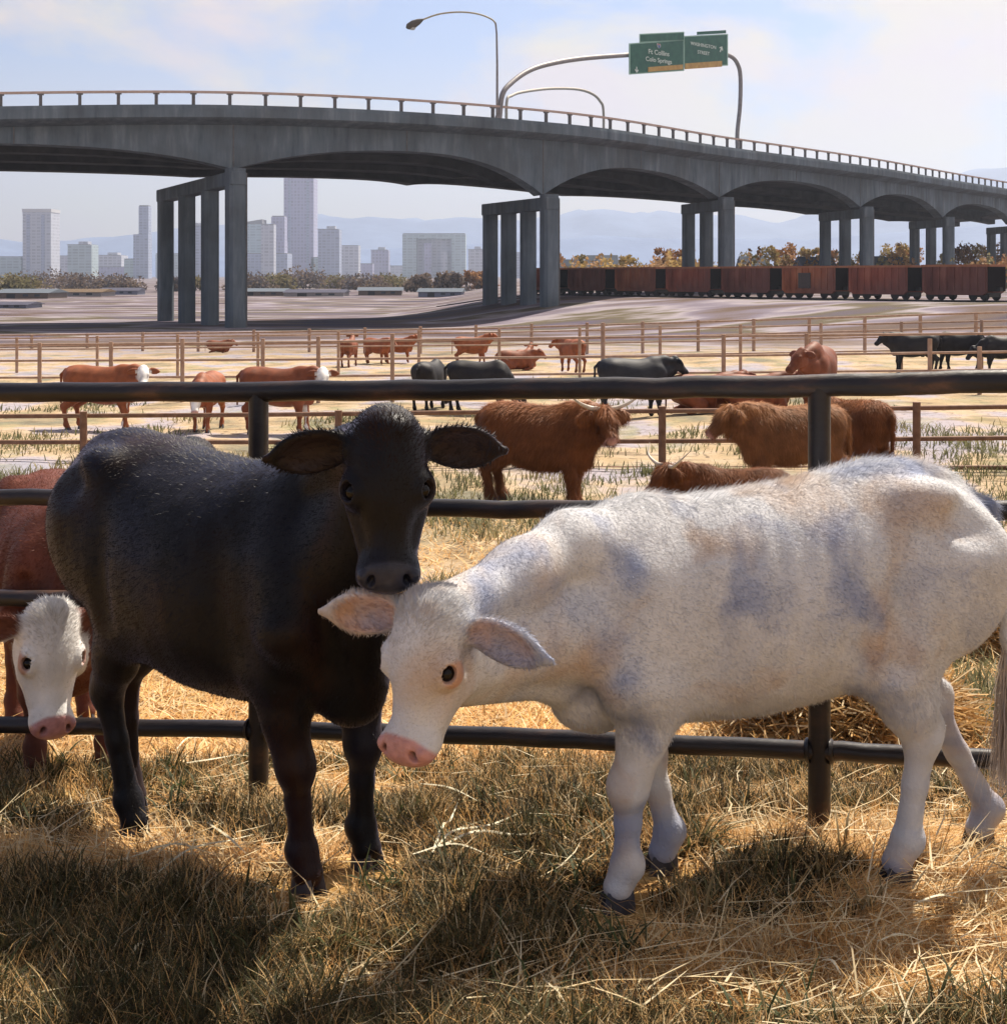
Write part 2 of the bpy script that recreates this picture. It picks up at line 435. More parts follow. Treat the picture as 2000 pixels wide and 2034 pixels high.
def build_bridge():
    root = empty('road_bridge', (4.5, 144, gz(4.5, 144)), 'long grey concrete road bridge with arched girders curving across the plain behind the pens', 'bridge')
    inv = Matrix.Translation(-root.location)
    def done(mb, name, mat, parent=root, **k):
        mb.v = [inv @ Vector(v) for v in mb.v]
        return mb.build(name, mat, parent, **k)
    # deck slab with edge fascia
    mb = MB()
    def slab(fr):
        zt = fr[2] - 1.62
        return [bpt(fr, 0, zt), bpt(fr, BW, zt), bpt(fr, BW, zt - .75), bpt(fr, BW - .5, zt - .95), bpt(fr, 2.0, zt - 1.25), bpt(fr, .35, zt - .95), bpt(fr, 0, zt - .8)]
    sweep(mb, slab); done(mb, 'deck', M_CONC)
    # girders
    for q, d in enumerate((1.9, 9.4, 17.0, 24.6)):
        mb = MB()
        def gird(fr, d=d, q=q):
            if q:
                zt = fr[2] - 2.7; zb = 12.2 - (.6 if q == 1 else 0); zb = min(zb, zt - .5) if fr[3] > 12 else zb
                zb = (12.1 + (fr[3] - 12.1) * (.45 if q == 1 else .12))
                return [bpt(fr, d, zt), bpt(fr, d + 1.5, zt), bpt(fr, d + 1.5, zb), bpt(fr, d, zb)]
            zt = fr[2] - 2.7
            return [bpt(fr, d, zt), bpt(fr, d + 1.5, zt), bpt(fr, d + 1.5, fr[3] + SUP * d / BW * .35), bpt(fr, d, fr[3] + SUP * d / BW * .35)]
        sweep(mb, gird); done(mb, 'girder', M_CONC if q == 0 else M_UNDER_SHADE)
    # soffit panels between girders
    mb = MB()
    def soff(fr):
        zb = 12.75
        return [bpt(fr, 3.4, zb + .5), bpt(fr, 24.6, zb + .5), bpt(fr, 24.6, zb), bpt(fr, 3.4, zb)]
    sweep(mb, soff); done(mb, 'soffit', M_UNDER_SHADE)
    for d, nm in ((.35, 'near'), (BW - .35, 'far')):
        mb = MB()
        def curb(fr, d=d):
            z0 = fr[2] - 1.62
            return [bpt(fr, d - .3, z0 + .006), bpt(fr, d + .3, z0 + .006), bpt(fr, d + .25, z0 + .34), bpt(fr, d - .25, z0 + .34)]
        sweep(mb, curb); done(mb, 'curb', M_CONC)
        mb = MB()
        def rail(fr, d=d):
            return [bpt(fr, d - .13, fr[2] - .2), bpt(fr, d + .13, fr[2] - .2), bpt(fr, d + .13, fr[2]), bpt(fr, d - .13, fr[2])]
        sweep(mb, rail); rl = done(mb, 'railing', M_RAIL)
        # posts every 3.25 m along the edge
        acc = 0.0; want = 1.0; cnt = 0
        for i in range(len(FR) - 1):
            a, b = bpt(FR[i], d, 0), bpt(FR[i + 1], d, 0)
            seg = (Vector((b.x, b.y)) - Vector((a.x, a.y))).length
            while want <= acc + seg:
                u = (want - acc) / seg
                p = a.lerp(b, u); zt = FR[i][2] * (1 - u) + FR[i + 1][2] * u - SUP * d / BW + 2
                px = p.x / p.y * F + 1000
                if -160 < px < 2160 and (nm == 'near'):
                    pb = MB(); t = (b - a); an = math.atan2(t.y, t.x)
                    Mz = Matrix.Rotation(an, 3, 'Z')
                    pb.box((0, 0, -.74), (.28, .24, 1.12), Mz)
                    pb.box((0, 0, -.26), (.55, .25, .12), Mz)
                    pb.build('railing_post', M_RPOST, root, loc=Vector((p.x, p.y, zt)) - root.location)
                    cnt += 1
                want += 3.3
            acc += seg
    # expansion joints across the fascia girder and drip stains' scuppers
    for i in range(NS, len(FR) - 1, NS // 2):
        f = FR[i]; t = Vector((f[1].y, -f[1].x, 0))
        if not (-160 < (bpt(f, 0, 0).x / bpt(f, 0, 0).y * F + 1000) < 2160): continue
        a = bpt(f, 1.88, f[2] - 2.72); b = bpt(f, 1.88, f[3] + .02); mb = MB()
        vs = [a - t * .05, a + t * .05, b + t * .05, b - t * .05]; vb = [v - f[1] * .03 for v in vs]
        mb.add([v - root.location for v in vs + vb], [(0, 1, 2, 3), (7, 6, 5, 4), (0, 4, 5, 1), (1, 5, 6, 2), (2, 6, 7, 3), (3, 7, 4, 0)])
        mb.build('joint', M_RPOST, root)
    # pier bents
    for k in range(1, 8):
        f = FR[min(k * NS, len(FR) - 1)]
        ncol = 4 if k < 4 else 3
        bv = BENTS[k]; a = bpt(f, .95, f[3]); b = a + Vector((bv[0], bv[1], -.5 if k == 2 else .1))
        pr = empty('pier', Vector((a.x, a.y, gz(a.x, a.y))) - root.location); pr.parent = root
        org = Vector((a.x, a.y, gz(a.x, a.y)))
        t = (b - a); an = math.atan2(t.y, t.x); ln = Vector((t.x, t.y)).length
        Mz = Matrix.Rotation(an, 3, 'Z')
        mb = MB()
        mid = (a + b) / 2 - org
        slope = Matrix.Rotation(-math.atan2(t.z, ln), 3, 'Y')
        mb.box((mid.x, mid.y, mid.z - .95), (ln + 1.9, 1.5, 1.3), Mz @ slope)
        mb.build('pier_cap', M_CONC, pr, bevel=.12)
        for q in range(ncol):
            u = q / (ncol - 1)
            c = a.lerp(b, u)
            zb = gz(c.x, c.y) - .6; zt = c.z - 1.55
            if q == 0: zt = c.z - .02
            w = 1.75 if q == 0 else 1.6
            mb = MB()
            n_ = Vector((0, 0, 1))
            ch = .28
            hw, hd = w / 2, w * .46
            poly = [(-hw + ch, -hd), (hw - ch, -hd), (hw, -hd + ch), (hw, hd - ch), (hw - ch, hd), (-hw + ch, hd), (-hw, hd - ch), (-hw, -hd + ch)]
            mb.prism([(math.cos(an) * x - math.sin(an) * y + c.x - org.x, math.sin(an) * x + math.cos(an) * y + c.y - org.y) for x, y in poly], zb - org.z, zt - org.z)
            mb.build('column', M_CONC, pr)
            if q == 0 and k < 6:
                mb = MB(); px_, py_ = -hw * .55, -hd - .10
                wx, wy = math.cos(an) * px_ - math.sin(an) * py_ + c.x - org.x, math.sin(an) * px_ + math.cos(an) * py_ + c.y - org.y
                mb.tube([Vector((wx, wy, zb - org.z)), Vector((wx, wy, zt - org.z - .4))], .085, 8); mb.build('drain_pipe', M_RPOST, pr)
    return root
BRIDGE = build_bridge()

def edge_at_px(px, d=0.35):
    """point of the deck edge seen at column px (1904-wide reading): position, road direction, rail-top height"""
    best = None
    for i in range(len(FR) - 1):
        a, b = bpt(FR[i], d, 0), bpt(FR[i + 1], d, 0)
        pa, pb = [(q.x / q.y * F + 1000) / S for q in (a, b)]
        if pa <= px <= pb:
            u = (px - pa) / (pb - pa)
            z = FR[i][2] * (1 - u) + FR[i + 1][2] * u - SUP * d / BW + 2
            p = a.lerp(b, u); return Vector((p.x, p.y, z))
    return None

# street lamp on the parapet
def build_lamp():
    p = edge_at_px(940); base = Vector((p.x, p.y, p.z - 1.28))
    r = empty('street_lamp', base, 'tall street lamp with a long curved arm standing on the bridge parapet', 'street lamp')
    Y = p.y
    def Q(px, py): return P(px, py, Y) - base
    MB_ = MB(); MB_.tube([Vector((0, 0, 0)), Q(940, 120), Q(939, 62), Q(937, 42)], [.14, .115, .095, .09], 10); MB_.build('lamp_pole', M_GALV, r, smooth=True)
    MB_ = MB(); MB_.tube(catmull([Q(938, 46), Q(930, 36), Q(905, 26), Q(870, 22), Q(830, 26), Q(795, 38)], 6), .085, 10); MB_.build('lamp_arm', mat_plain('lamp_arm_tan', (.42, .36, .24)), r, smooth=True)
    MB_ = MB()
    c = Q(782, 45)
    MB_.tube([Q(800, 36), Q(792, 40), Q(782, 45), Q(772, 50), Q(769, 53)], [.10, .30, .42, .33, .12], 12)
    MB_.build('lamp_head', mat_plain('lamp_head_dark', (.10, .085, .07)), r, smooth=True)
    MB_ = MB(); MB_.tube([Q(787, 48), Q(781, 52), Q(775, 54)], [.10, .26, .12], 12); MB_.build('lens', mat_plain('lamp_lens', (.5, .5, .48), rough=.2), r, smooth=True)
    MB_ = MB(); MB_.tube([Vector((0, 0, -.005)), Vector((0, 0, .25))], [.24, .2], 10); MB_.build('base_plate', M_GALV, r)
build_lamp()

M_SIGN = mat_noise('sign_green', [(.3, (.012, .085, .06)), (.7, (.03, .14, .095))], scale=1.2, rough=.5)
M_SIGN_W = mat_plain('sign_white', (.62, .72, .68), rough=.5)
M_SIGN_E = mat_plain('sign_border', (.30, .50, .42), rough=.5)
M_AMBER = mat_noise('sign_amber', [(.3, (.40, .22, .05)), (.7, (.55, .36, .10))], scale=1.5, rough=.5)
M_RED = mat_plain('shield_red', (.40, .06, .07)); M_BLUE = mat_plain('shield_blue', (.06, .10, .36))
def text_mesh(txt, size, name, mat, parent, M):
    cu = bpy.data.curves.new(name, 'FONT'); cu.body = txt; cu.size = size; cu.align_x = 'CENTER'; cu.extrude = .012
    cu.offset = size * .012
    o = bpy.data.objects.new(name, cu); COL.objects.link(o)
    dg = bpy.context.evaluated_depsgraph_get(); dg.update()
    me = bpy.data.meshes.new_from_object(o.evaluated_get(dg))
    bpy.data.objects.remove(o)
    me.transform(M)
    return link_mesh(name, me, mat, parent)
def build_sign():
    p = edge_at_px(944); Y = p.y + 2.0
    base = Vector((p.x, p.y, p.z - 1.28))
    r = empty('sign_gantry', base, 'arched steel gantry holding two green highway signs above the bridge', 'sign gantry')
    q = edge_at_px(1395, 5.0); q.z -= 1.2
    # plane of the arch runs from foot to foot
    def Q(px, py):
        # point of the vertical plane through the two feet seen at (px,py)
        d = Vector((px * S - 1000, F, -(py * S - 546)))
        a = Vector((p.x, p.y)); t = Vector((q.x - p.x, q.y - p.y)); nn = Vector((-t.y, t.x))
        lam = nn.dot(a) / nn.dot(Vector((d.x, d.y)))
        return Vector((d.x * lam, d.y * lam, 2 + d.z * lam)) - base
    path = [Vector((0, 0, 0)), Q(950, 178), Q(968, 155), Q(1000, 133), Q(1040, 120), Q(1100, 110), Q(1190, 103), Q(1280, 98), Q(1350, 99), Q(1382, 106), Q(1396, 124), Q(1400, 150), Q(1399, 200), Q(1394, 252), q - base]
    m = MB(); m.tube(catmull(path, 6), .27, 12); m.build('gantry_tube', M_GALV, r, smooth=True)
    t = Vector((q.x - p.x, q.y - p.y, 0)).normalized(); nrm = Vector((t.y, -t.x, 0))
    A0 = Q(1185, 110); off = nrm * .5
    def board(pts, name, mat, fwd, th=.1, parent=r):
        vs = [x + off + nrm * fwd for x in pts]; vb = [x - nrm * th for x in vs]
        mb = MB(); n = len(pts)
        mb.add(vs + vb, [tuple(range(n)), tuple(range(2 * n - 1, n - 1, -1))] + [(i, i + n, (i + 1) % n + n, (i + 1) % n) for i in range(n)])
        return mb.build(name, mat, parent)
    def mat_at(px, py, fwd=.03, slope=0.0):
        o = Q(px, py) + off + nrm * fwd
        ex = (t + Vector((0, 0, slope))).normalized(); ez = ex.cross(nrm) * -1
        ez = nrm.cross(ex)
        sx = 1.65
        M4 = Matrix((( ex.x * sx, ez.x, nrm.x, o.x), (ex.y * sx, ez.y, nrm.y, o.y), (ex.z * sx, ez.z, nrm.z, o.z), (0, 0, 0, 1)))
        return M4
    def rect(x0, y0, x1, y1, sk=0): return [Q(x0, y1), Q(x1, y1 - sk), Q(x1, y0 - sk), Q(x0, y0)]
    sk = 7
    lb = board(rect(1185, 84, 1285, 139, sk), 'sign_board', M_SIGN, 0)
    board(rect(1183, 82, 1287, 141, sk), 'border', M_SIGN_E, -.02, .08, lb)
    tb = board(rect(1204, 66, 1286, 79, 4), 'exit_tab', M_SIGN, 0)
    board(rect(1203, 64, 1287, 81, 4), 'border', M_SIGN_E, -.02, .08, tb)
    rb = board(rect(1288, 70, 1368, 126, 4), 'sign_board', M_SIGN, 0)
    rb['label'] = 'right green sign panel reading Washington'
    board(rect(1286, 68, 1370, 128, 4), 'border', M_SIGN_E, -.02, .08, rb)
    tb2 = board(rect(1312, 60, 1366, 66, 3), 'exit_tab', M_SIGN, 0)
    a1 = board(rect(1218, 127, 1284, 136, 5), 'amber_panel', M_AMBER, .04)
    a2 = board(rect(1288, 120, 1358, 131, 5), 'amber_panel', M_AMBER, .04)
    k = Y / 2660
    text_mesh('Ft Collins', 14.5 * k, 'lettering', M_SIGN_W, lb, mat_at(1238, 104, .06, .06))
    text_mesh('Colo Springs', 13.5 * k, 'lettering', M_SIGN_W, lb, mat_at(1238, 118, .06, .06))
    text_mesh('WASHINGTON', 11.0 * k, 'lettering', M_SIGN_W, rb, mat_at(1323, 89, .03, .05))
    text_mesh('STREET', 11.0 * k, 'lettering', M_SIGN_W, rb, mat_at(1323, 103, .03, .05))
    def arrow(px, py, ang, sz, parent):
        M4 = mat_at(px, py, .03) @ Matrix.Rotation(ang, 4, 'Z') @ Matrix.Scale(sz * k, 4)
        pts = [(-.09, -.5), (.09, -.5), (.09, .1), (.34, -.1), (.34, .12), (0, .5), (-.34, .12), (-.34, -.1), (-.09, .1)]
        mb = MB(); vs = [M4 @ Vector((x, y, .03)) for x, y in pts] + [M4 @ Vector((x, y, 0)) for x, y in pts]; n = len(pts)
        mb.add(vs, [tuple(range(n)), tuple(range(2 * n - 1, n - 1, -1))] + [(i, i + n, (i + 1) % n + n, (i + 1) % n) for i in range(n)])
        mb.build('arrow', M_SIGN_W, parent)
    arrow(1196, 132, R(180), 13, lb)
    arrow(1356, 93, R(-25), 16, rb)
    def shield(poly, mat, fwd, name, par):
        M4 = mat_at(1238, 87, fwd) @ Matrix.Scale(11 * k, 4)
        mb = MB(); n = len(poly); vs = [M4 @ Vector((x, y, .02)) for x, y in poly] + [M4 @ Vector((x, y, 0)) for x, y in poly]
        mb.add(vs, [tuple(range(n)), tuple(range(2 * n - 1, n - 1, -1))] + [(i, i + n, (i + 1) % n + n, (i + 1) % n) for i in range(n)])
        return mb.build(name, mat, par)
    sh = shield([(0, -.5), (.3, -.3), (.48, 0), (.5, .2), (.4, .48), (0, .42), (-.4, .48), (-.5, .2), (-.48, 0), (-.3, -.3)], M_SIGN_W, .03, 'route_shield', lb)
    shield([(0, -.42), (.26, -.24), (.41, 0), (.43, .16), (-.43, .16), (-.41, 0), (-.26, -.24)], M_BLUE, .055, 'shield_blue', lb)
    shield([(.43, .2), (.36, .40), (0, .35), (-.36, .40), (-.43, .2)], M_RED, .055, 'shield_red', lb)
    text_mesh('2', 6.0 * k, 'digit', M_SIGN_W, lb, mat_at(1236, 88.5, .085)); text_mesh('5', 6.0 * k, 'digit', M_SIGN_W, lb, mat_at(1240.2, 88.4, .085))
    for px in (1215, 1262, 1310, 1350):
        mb = MB(); mb.tube([Q(px, 78) + off * .6, Q(px, 126) + off * .6], .09, 6); mb.build('bracket', M_GALV, r)
build_sign()
def build_arch():
    p = edge_at_px(958, 9.0); base = Vector((p.x, p.y, p.z - 1.5))
    q = edge_at_px(1140, 16.0)
    r = empty('gantry_arch', base, 'thin bare arched gantry on the bridge behind the foot of the sign gantry', 'gantry')
    Y0, Y1 = p.y, q.y
    def Q(px, py):
        u = (px - 958) / (1140 - 958); return P(px, py, Y0 + (Y1 - Y0) * u) - base
    m = MB(); m.tube(catmull([Vector((0, 0, 0)), Q(958, 192), Q(968, 180), Q(990, 173), Q(1040, 167), Q(1090, 168), Q(1118, 176), Q(1134, 190), Q(1141, 212), Vector((q.x, q.y, q.z - 1.6)) - base], 6), .17, 10)
    m.build('gantry_tube', mat_plain('dull_tan_steel', (.40, .37, .33)), r, smooth=True)
build_arch()
# ------------------------------------------------------------------ skyline, mountains, far trees, train
def mat_tower(name, c, g, sx, sz):
    m, t, b = new_mat(name)
    N, L = t.nodes.new, t.links.new
    tc = N('ShaderNodeTexCoord'); sp = N('ShaderNodeSeparateXYZ'); L(tc.outputs['Object'], sp.inputs[0])
    ad = N('ShaderNodeMath'); ad.operation = 'ADD'; L(sp.outputs['X'], ad.inputs[0]); L(sp.outputs['Y'], ad.inputs[1])
    cb = N('ShaderNodeCombineXYZ'); L(ad.outputs[0], cb.inputs[0]); L(sp.outputs['Z'], cb.inputs[1])
    br = N('ShaderNodeTexBrick'); br.offset = 0.0; br.inputs['Scale'].default_value = 1.0
    br.inputs['Brick Width'].default_value = sx; br.inputs['Row Height'].default_value = sz; br.inputs['Mortar Size'].default_value = min(sx, sz) * .2
    br.inputs['Color1'].default_value = (*g, 1); br.inputs['Color2'].default_value = (*[x * .7 for x in g], 1); br.inputs['Mortar'].default_value = (*c, 1)
    L(cb.outputs[0], br.inputs['Vector']); L(br.outputs['Color'], b.inputs['Base Color'])
    b.inputs['Roughness'].default_value = .5
    return m
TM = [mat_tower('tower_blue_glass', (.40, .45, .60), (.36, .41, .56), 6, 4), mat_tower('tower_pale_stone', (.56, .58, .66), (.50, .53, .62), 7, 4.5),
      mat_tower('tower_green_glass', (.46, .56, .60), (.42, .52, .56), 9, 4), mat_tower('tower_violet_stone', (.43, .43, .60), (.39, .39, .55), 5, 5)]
M_ROOF = mat_plain('flat_roof_grey', (.25, .25, .27))
DS = 1900.0
TOWERS = [  # x0, x1, top, material, kind, label
    (-40, 50, 486, 2, 'flat', 'low wide pale office block at the far left end of the skyline'),
    (52, 105, 402, 1, 'cut', 'tall slim pale tower with a bright cap standing alone at the left of the skyline'),
    (110, 134, 484, 1, 'flat', 'narrow low pale block just right of the slim left tower'),
    (135, 180, 463, 2, 'pent', 'mid height pale grey green block with a small rooftop box, left skyline'),
    (189, 236, 483, 1, 'pent', 'low square pale block left of the first bridge columns'),
    (238, 258, 490, 2, 'flat', 'lowest narrow pale block between the square block and the stepped tower'),
    (256, 284, 390, 0, 'step', 'tall stepped blue tower half hidden by the leftmost bridge column'),
    (300, 345, 480, 2, 'flat', 'low pale block seen between the first two bridge columns'),
    (356, 398, 428, 0, 'pent', 'blue grey tower seen between the bridge columns'),
    (452, 500, 424, 2, 'slope', 'pale green glass tower right of the front bridge column'),
    (496, 520, 425, 1, 'flat', 'pale slab tower tucked behind the green glass tower'),
    (503, 541, 410, 3, 'step', 'stepped violet tower leaning against the tallest tower'),
    (541, 597, 338, 3, 'tall', 'tallest violet grey tower of the skyline under the bridge span'),
    (604, 644, 434, 0, 'pent', 'blue tower just right of the tallest tower'),
    (640, 680, 465, 1, 'flat', 'pale mid height block right of the blue tower'),
    (683, 706, 499, 3, 'flat', 'small low violet block near the skyline centre'),
    (703, 736, 473, 3, 'pent', 'small violet tower with rooftop box near the skyline centre'),
    (763, 881, 443, 2, 'portal', 'broad pale building with a recessed central bay and frame left of the middle pier'),
    (886, 916, 472, 1, 'pent', 'narrow pale block right of the broad portal building'),
    (946, 990, 478, 0, 'flat', 'dark blue block behind the columns of the middle pier')]
TOWERS += [(462, 548, 480, 0, 'flat', 'long low pale block at the foot of the green glass tower'), (592, 664, 487, 2, 'flat', 'long low pale block at the foot of the blue tower'), (664, 764, 503, 1, 'flat', 'lowest long pale row left of the portal building'), (20, 70, 500, 3, 'flat', 'low violet block at the foot of the slim left tower'), (176, 262, 505, 3, 'flat', 'lowest long violet row before the square pale block')]
def build_tower(x0, x1, yt, mi, kind, label, d):
    a = P(x0, yt, d); b = P(x1, yt, d); zg = gz(a.x, d) - 2
    w = b.x - a.x; h = a.z - zg; dp = max(18, min(45, w))
    cx = (a.x + b.x) / 2
    r = empty('office_tower', (cx, d, zg), label, 'building', 'towers of the city skyline')
    m = TM[mi]
    def bx(x, y, z, sx, sy, sz, name, mat, par=r):
        mb = MB(); mb.box((x, y, z + sz / 2), (sx, sy, sz)); return mb.build(name, mat, par)
    if kind == 'portal':
        bx(-w * .39, 0, 0, w * .22, dp, h, 'tower_wing', m); bx(w * .39, 0, 0, w * .22, dp, h, 'tower_wing', m)
        bx(0, 6, 0, w * .56, dp - 12, h * .94, 'tower_body', TM[1]); bx(0, 0, h * .90, w * .555, dp - .6, h * .10, 'top_beam', m)
        bx(0, 0, h, w * .98, dp * .98, 1.2, 'roof', M_ROOF); bx(-w * .1, -3, 0, w * .12, dp - 8, h * .8, 'stair_core', TM[3]); bx(w * .16, -4, 0, w * .1, dp - 8, h * .62, 'stair_core', TM[1])
        return
    if kind == 'step':
        bx(0, 0, 0, w, dp, h * .62, 'tower_body', m); bx(w * .16, 0, h * .62, w * .66, dp * .8, h * .38, 'upper_tower', m); bx(w * .16, 0, h, w * .6, dp * .7, 1.5, 'roof', M_ROOF)
        return
    bx(0, 0, 0, w, dp, h, 'tower_body', m)
    if kind in ('pent', 'tall'):
        bx(-w * .05, 0, h, w * .96, dp * .96, .8, 'roof', M_ROOF) if kind == 'pent' else None
        bx(w * .08, 0, h + (.8 if kind == 'pent' else 0), w * .4, dp * .5, 4, 'plant_room', TM[1])
        if kind == 'tall':
            bx(-w * .3, -dp * .5 - .3, 0, w * .08, 1.2, h * .98, 'pilaster', TM[0]); bx(w * .3, -dp * .5 - .3, 0, w * .08, 1.2, h * .98, 'pilaster', TM[0])
    elif kind == 'cut':
        bx(0, -.2, h, w * 1.03, dp * 1.03, h * .05, 'crown', mat_plain('tower_cap', (.6, .6, .62))); bx(-w * .3, -dp * .5 - .3, 0, w * .12, 1, h * .96, 'pilaster', TM[0]); bx(w * .22, -dp * .5 - .3, 0, w * .12, 1, h * .96, 'pilaster', TM[0])
    elif kind == 'slope':
        mb = MB(); vs = [(-w / 2, -dp / 2, h), (w / 2, -dp / 2, h), (w / 2, dp / 2, h), (-w / 2, dp / 2, h), (-w / 2, -dp / 2, h + 1), (w / 2, -dp / 2, h + 7), (w / 2, dp / 2, h + 7), (-w / 2, dp / 2, h + 1)]
        mb.add(vs, [(0, 3, 2, 1), (4, 5, 6, 7), (0, 1, 5, 4), (1, 2, 6, 5), (2, 3, 7, 6), (3, 0, 4, 7)]); mb.build('roof', M_ROOF, r)
    else:
        bx(0, 0, h, w * .98, dp * .98, 1, 'roof', M_ROOF)
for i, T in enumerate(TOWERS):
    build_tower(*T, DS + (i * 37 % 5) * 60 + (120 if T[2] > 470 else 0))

# mountains: ridge profiles (1904 reading), each a solid ridge of real depth
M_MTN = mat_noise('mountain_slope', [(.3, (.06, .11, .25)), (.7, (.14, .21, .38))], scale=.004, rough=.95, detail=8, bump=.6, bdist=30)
def ridge(name, prof, d, depth, rough):
    pxs = np.array([p[0] for p in prof], float); pys = np.array([p[1] for p in prof], float)
    U = np.linspace(pxs[0], pxs[-1], 260); H = np.interp(U, pxs, pys)
    top = np.array([P(u, h, d) for u, h in zip(U, H)])
    nv = 26
    V = []
    for j in range(nv):
        s = j / (nv - 1) * 2 - 1                      # -1 foot towards camera, 0 crest, 1 far foot
        prof_h = (1 - abs(s)) ** 1.15
        y = d + s * depth
        x = top[:, 0] * (1 + 0 * y)
        n = (fbm(x * .004 + 3, np.full_like(x, y * .004 + d * .01), 5) - .5) * rough * (1 - prof_h) * (1 if abs(s) < 1 else 0)
        n2 = (fbm(x * .010, np.full_like(x, y * .012), 4) - .5) * rough * .35 * (1 if s != 0 else .35)
        z = -6 + (top[:, 2] + 6 + n2) * prof_h + n * 1.4 * prof_h ** .5 * (s != 0)
        V.append(np.stack([x, np.full_like(x, y), z], 1))
    V = np.concatenate(V); n = 260
    i = (np.arange(nv - 1)[:, None] * n + np.arange(n - 1)[None]).ravel()
    o = link_mesh(name, np_mesh(name, V, np.stack([i, i + 1, i + 1 + n, i + n], 1)), M_MTN); o['kind'] = 'structure'
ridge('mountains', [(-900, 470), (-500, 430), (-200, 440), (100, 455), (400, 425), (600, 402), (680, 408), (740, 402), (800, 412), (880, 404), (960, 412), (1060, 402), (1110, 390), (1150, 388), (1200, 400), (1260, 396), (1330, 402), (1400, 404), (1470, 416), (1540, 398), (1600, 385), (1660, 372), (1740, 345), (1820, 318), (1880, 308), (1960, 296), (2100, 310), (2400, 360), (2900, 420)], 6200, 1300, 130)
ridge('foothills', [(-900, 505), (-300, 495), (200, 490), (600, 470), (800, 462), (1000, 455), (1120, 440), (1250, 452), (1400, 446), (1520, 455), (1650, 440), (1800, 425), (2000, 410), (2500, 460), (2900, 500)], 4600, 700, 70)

# trees
def mat_leaf(name, rough=.7, tr=.3): return mat_attr(name, rough=rough, noise=.25, nscale=1.0, transl=tr, spec=.15)
M_LEAF = mat_leaf('autumn_foliage'); M_BARK = mat_noise('tree_bark', [(.3, (.06, .045, .035)), (.7, (.14, .11, .085))], scale=5, rough=.9)
def build_tree(x, y, h, wd, cols, label, group, seed, nleaf=900, trunk=.3, leaf=None, name='tree', cat='tree'):
    rg = np.random.default_rng(seed)
    z0 = gz(x, y)
    r = empty(name, (x, y, z0 - .05), label, cat, group)
    mb = MB(); tp = h * trunk
    mb.tube([Vector((0, 0, -.3)), Vector((wd * .02, 0, tp)), Vector((0, wd * .02, h * .7))], [h * .03, h * .022, h * .008], 7)
    for k in range(5):
        a = k * 1.3 + seed; zz = tp * (1 + .25 * k)
        if zz < h * .85:
            mb.tube([Vector((0, 0, zz)), Vector((math.cos(a) * wd * .2, math.sin(a) * wd * .2, zz + h * .12)), Vector((math.cos(a) * wd * .36, math.sin(a) * wd * .36, zz + h * .2))], [h * .014, h * .009, h * .004], 5)
    mb.build('trunk', M_BARK, r)
    ncl = 16 + int(6 * wd / h)
    cl = []
    for k in range(ncl):
        a = rg.random() * 6.28; t = rg.random() ** .8
        zc = tp * .8 + (h - tp * .8) * t
        rad = wd * .5 * (1 - .75 * max(0, t - .25) ** 1.3) * (rg.random() ** .5)
        cl.append((math.cos(a) * rad, math.sin(a) * rad, zc * .95, wd * (.11 + .1 * rg.random())))
    cl = np.array(cl)
    ci = rg.integers(0, ncl, nleaf)
    v = rg.normal(size=(nleaf, 3)); v /= np.linalg.norm(v, axis=1, keepdims=True)
    c = cl[ci, :3] + v * (cl[ci, 3] * (.35 + .75 * rg.random(nleaf)))[:, None] * np.array([1, 1, .8])
    c[:, 2] = np.clip(c[:, 2], .1 * h, None)
    s = (leaf or h * .035) * (.6 + .8 * rg.random(nleaf))
    a = rg.normal(size=(nleaf, 3)); a /= np.linalg.norm(a, axis=1, keepdims=True)
    b = np.cross(a, rg.normal(size=(nleaf, 3))); b /= np.linalg.norm(b, axis=1, keepdims=True)
    Vv = np.stack([c - a * s[:, None], c + b * s[:, None] * .6, c + a * s[:, None], c - b * s[:, None] * .6], 1).reshape(-1, 3)
    me = np_mesh('crown', Vv, np.arange(nleaf * 4).reshape(-1, 4), smooth=False)
    cols = np.array(cols); tint = cols[(rg.integers(0, len(cols), ncl))[ci]] * (.75 + .5 * rg.random(nleaf))[:, None]
    set_col(me, np.repeat(tint, 4, 0))
    link_mesh('crown', me, M_LEAF, r)
OR = [(.30, .15, .05), (.36, .19, .07), (.24, .11, .04)]; YE = [(.38, .27, .09), (.32, .24, .09)]; OL = [(.17, .15, .07), (.21, .17, .08)]; DK = [(.15, .11, .09), (.19, .14, .10), (.13, .115, .125)]
# autumn trees beyond the train (px, top py, width px, distance, colours, words)
AT = [(1058, 494, 40, 300, OR, 'small rust coloured tree beyond the train next to the middle pier'),
      (1105, 492, 44, 310, OL, 'low olive tree beside the grey house roof beyond the train'),
      (1190, 492, 44, 300, YE, 'small yellow tree beyond the train left of the tall rust tree'),
      (1256, 478, 34, 290, OR, 'round rust tree left of the pair before the third pier'),
      (1292, 476, 36, 285, OR, 'round rust tree touching the left column of the third pier'),
      (1428, 486, 40, 280, OL, 'low olive tree just right of the third pier'),
      (1450, 474, 36, 290, YE, 'pale yellow tree right of the third pier'),
      (1480, 470, 40, 300, OR, 'broad rust tree in the gap before the fourth pier'),
      (1530, 474, 32, 310, YE, 'yellow tree above the grey roof before the fourth pier'),
      (1563, 481, 30, 290, OR, 'small rust tree beside the fourth pier'),
      (1690, 470, 40, 300, YE, 'yellow tree between the fourth and fifth pier'),
      (1718, 476, 40, 310, OR, 'rust tree left of the fifth pier'),
      (1822, 470, 46, 290, OR, 'rust tree right of the fifth pier'),
      (1858, 474, 50, 300, YE, 'broad golden tree near the right edge'),
      (1895, 472, 54, 290, OR, 'rust tree at the right edge above the train'),
      (1640, 484, 40, 320, OL, 'olive tree behind the fourth pier columns')]
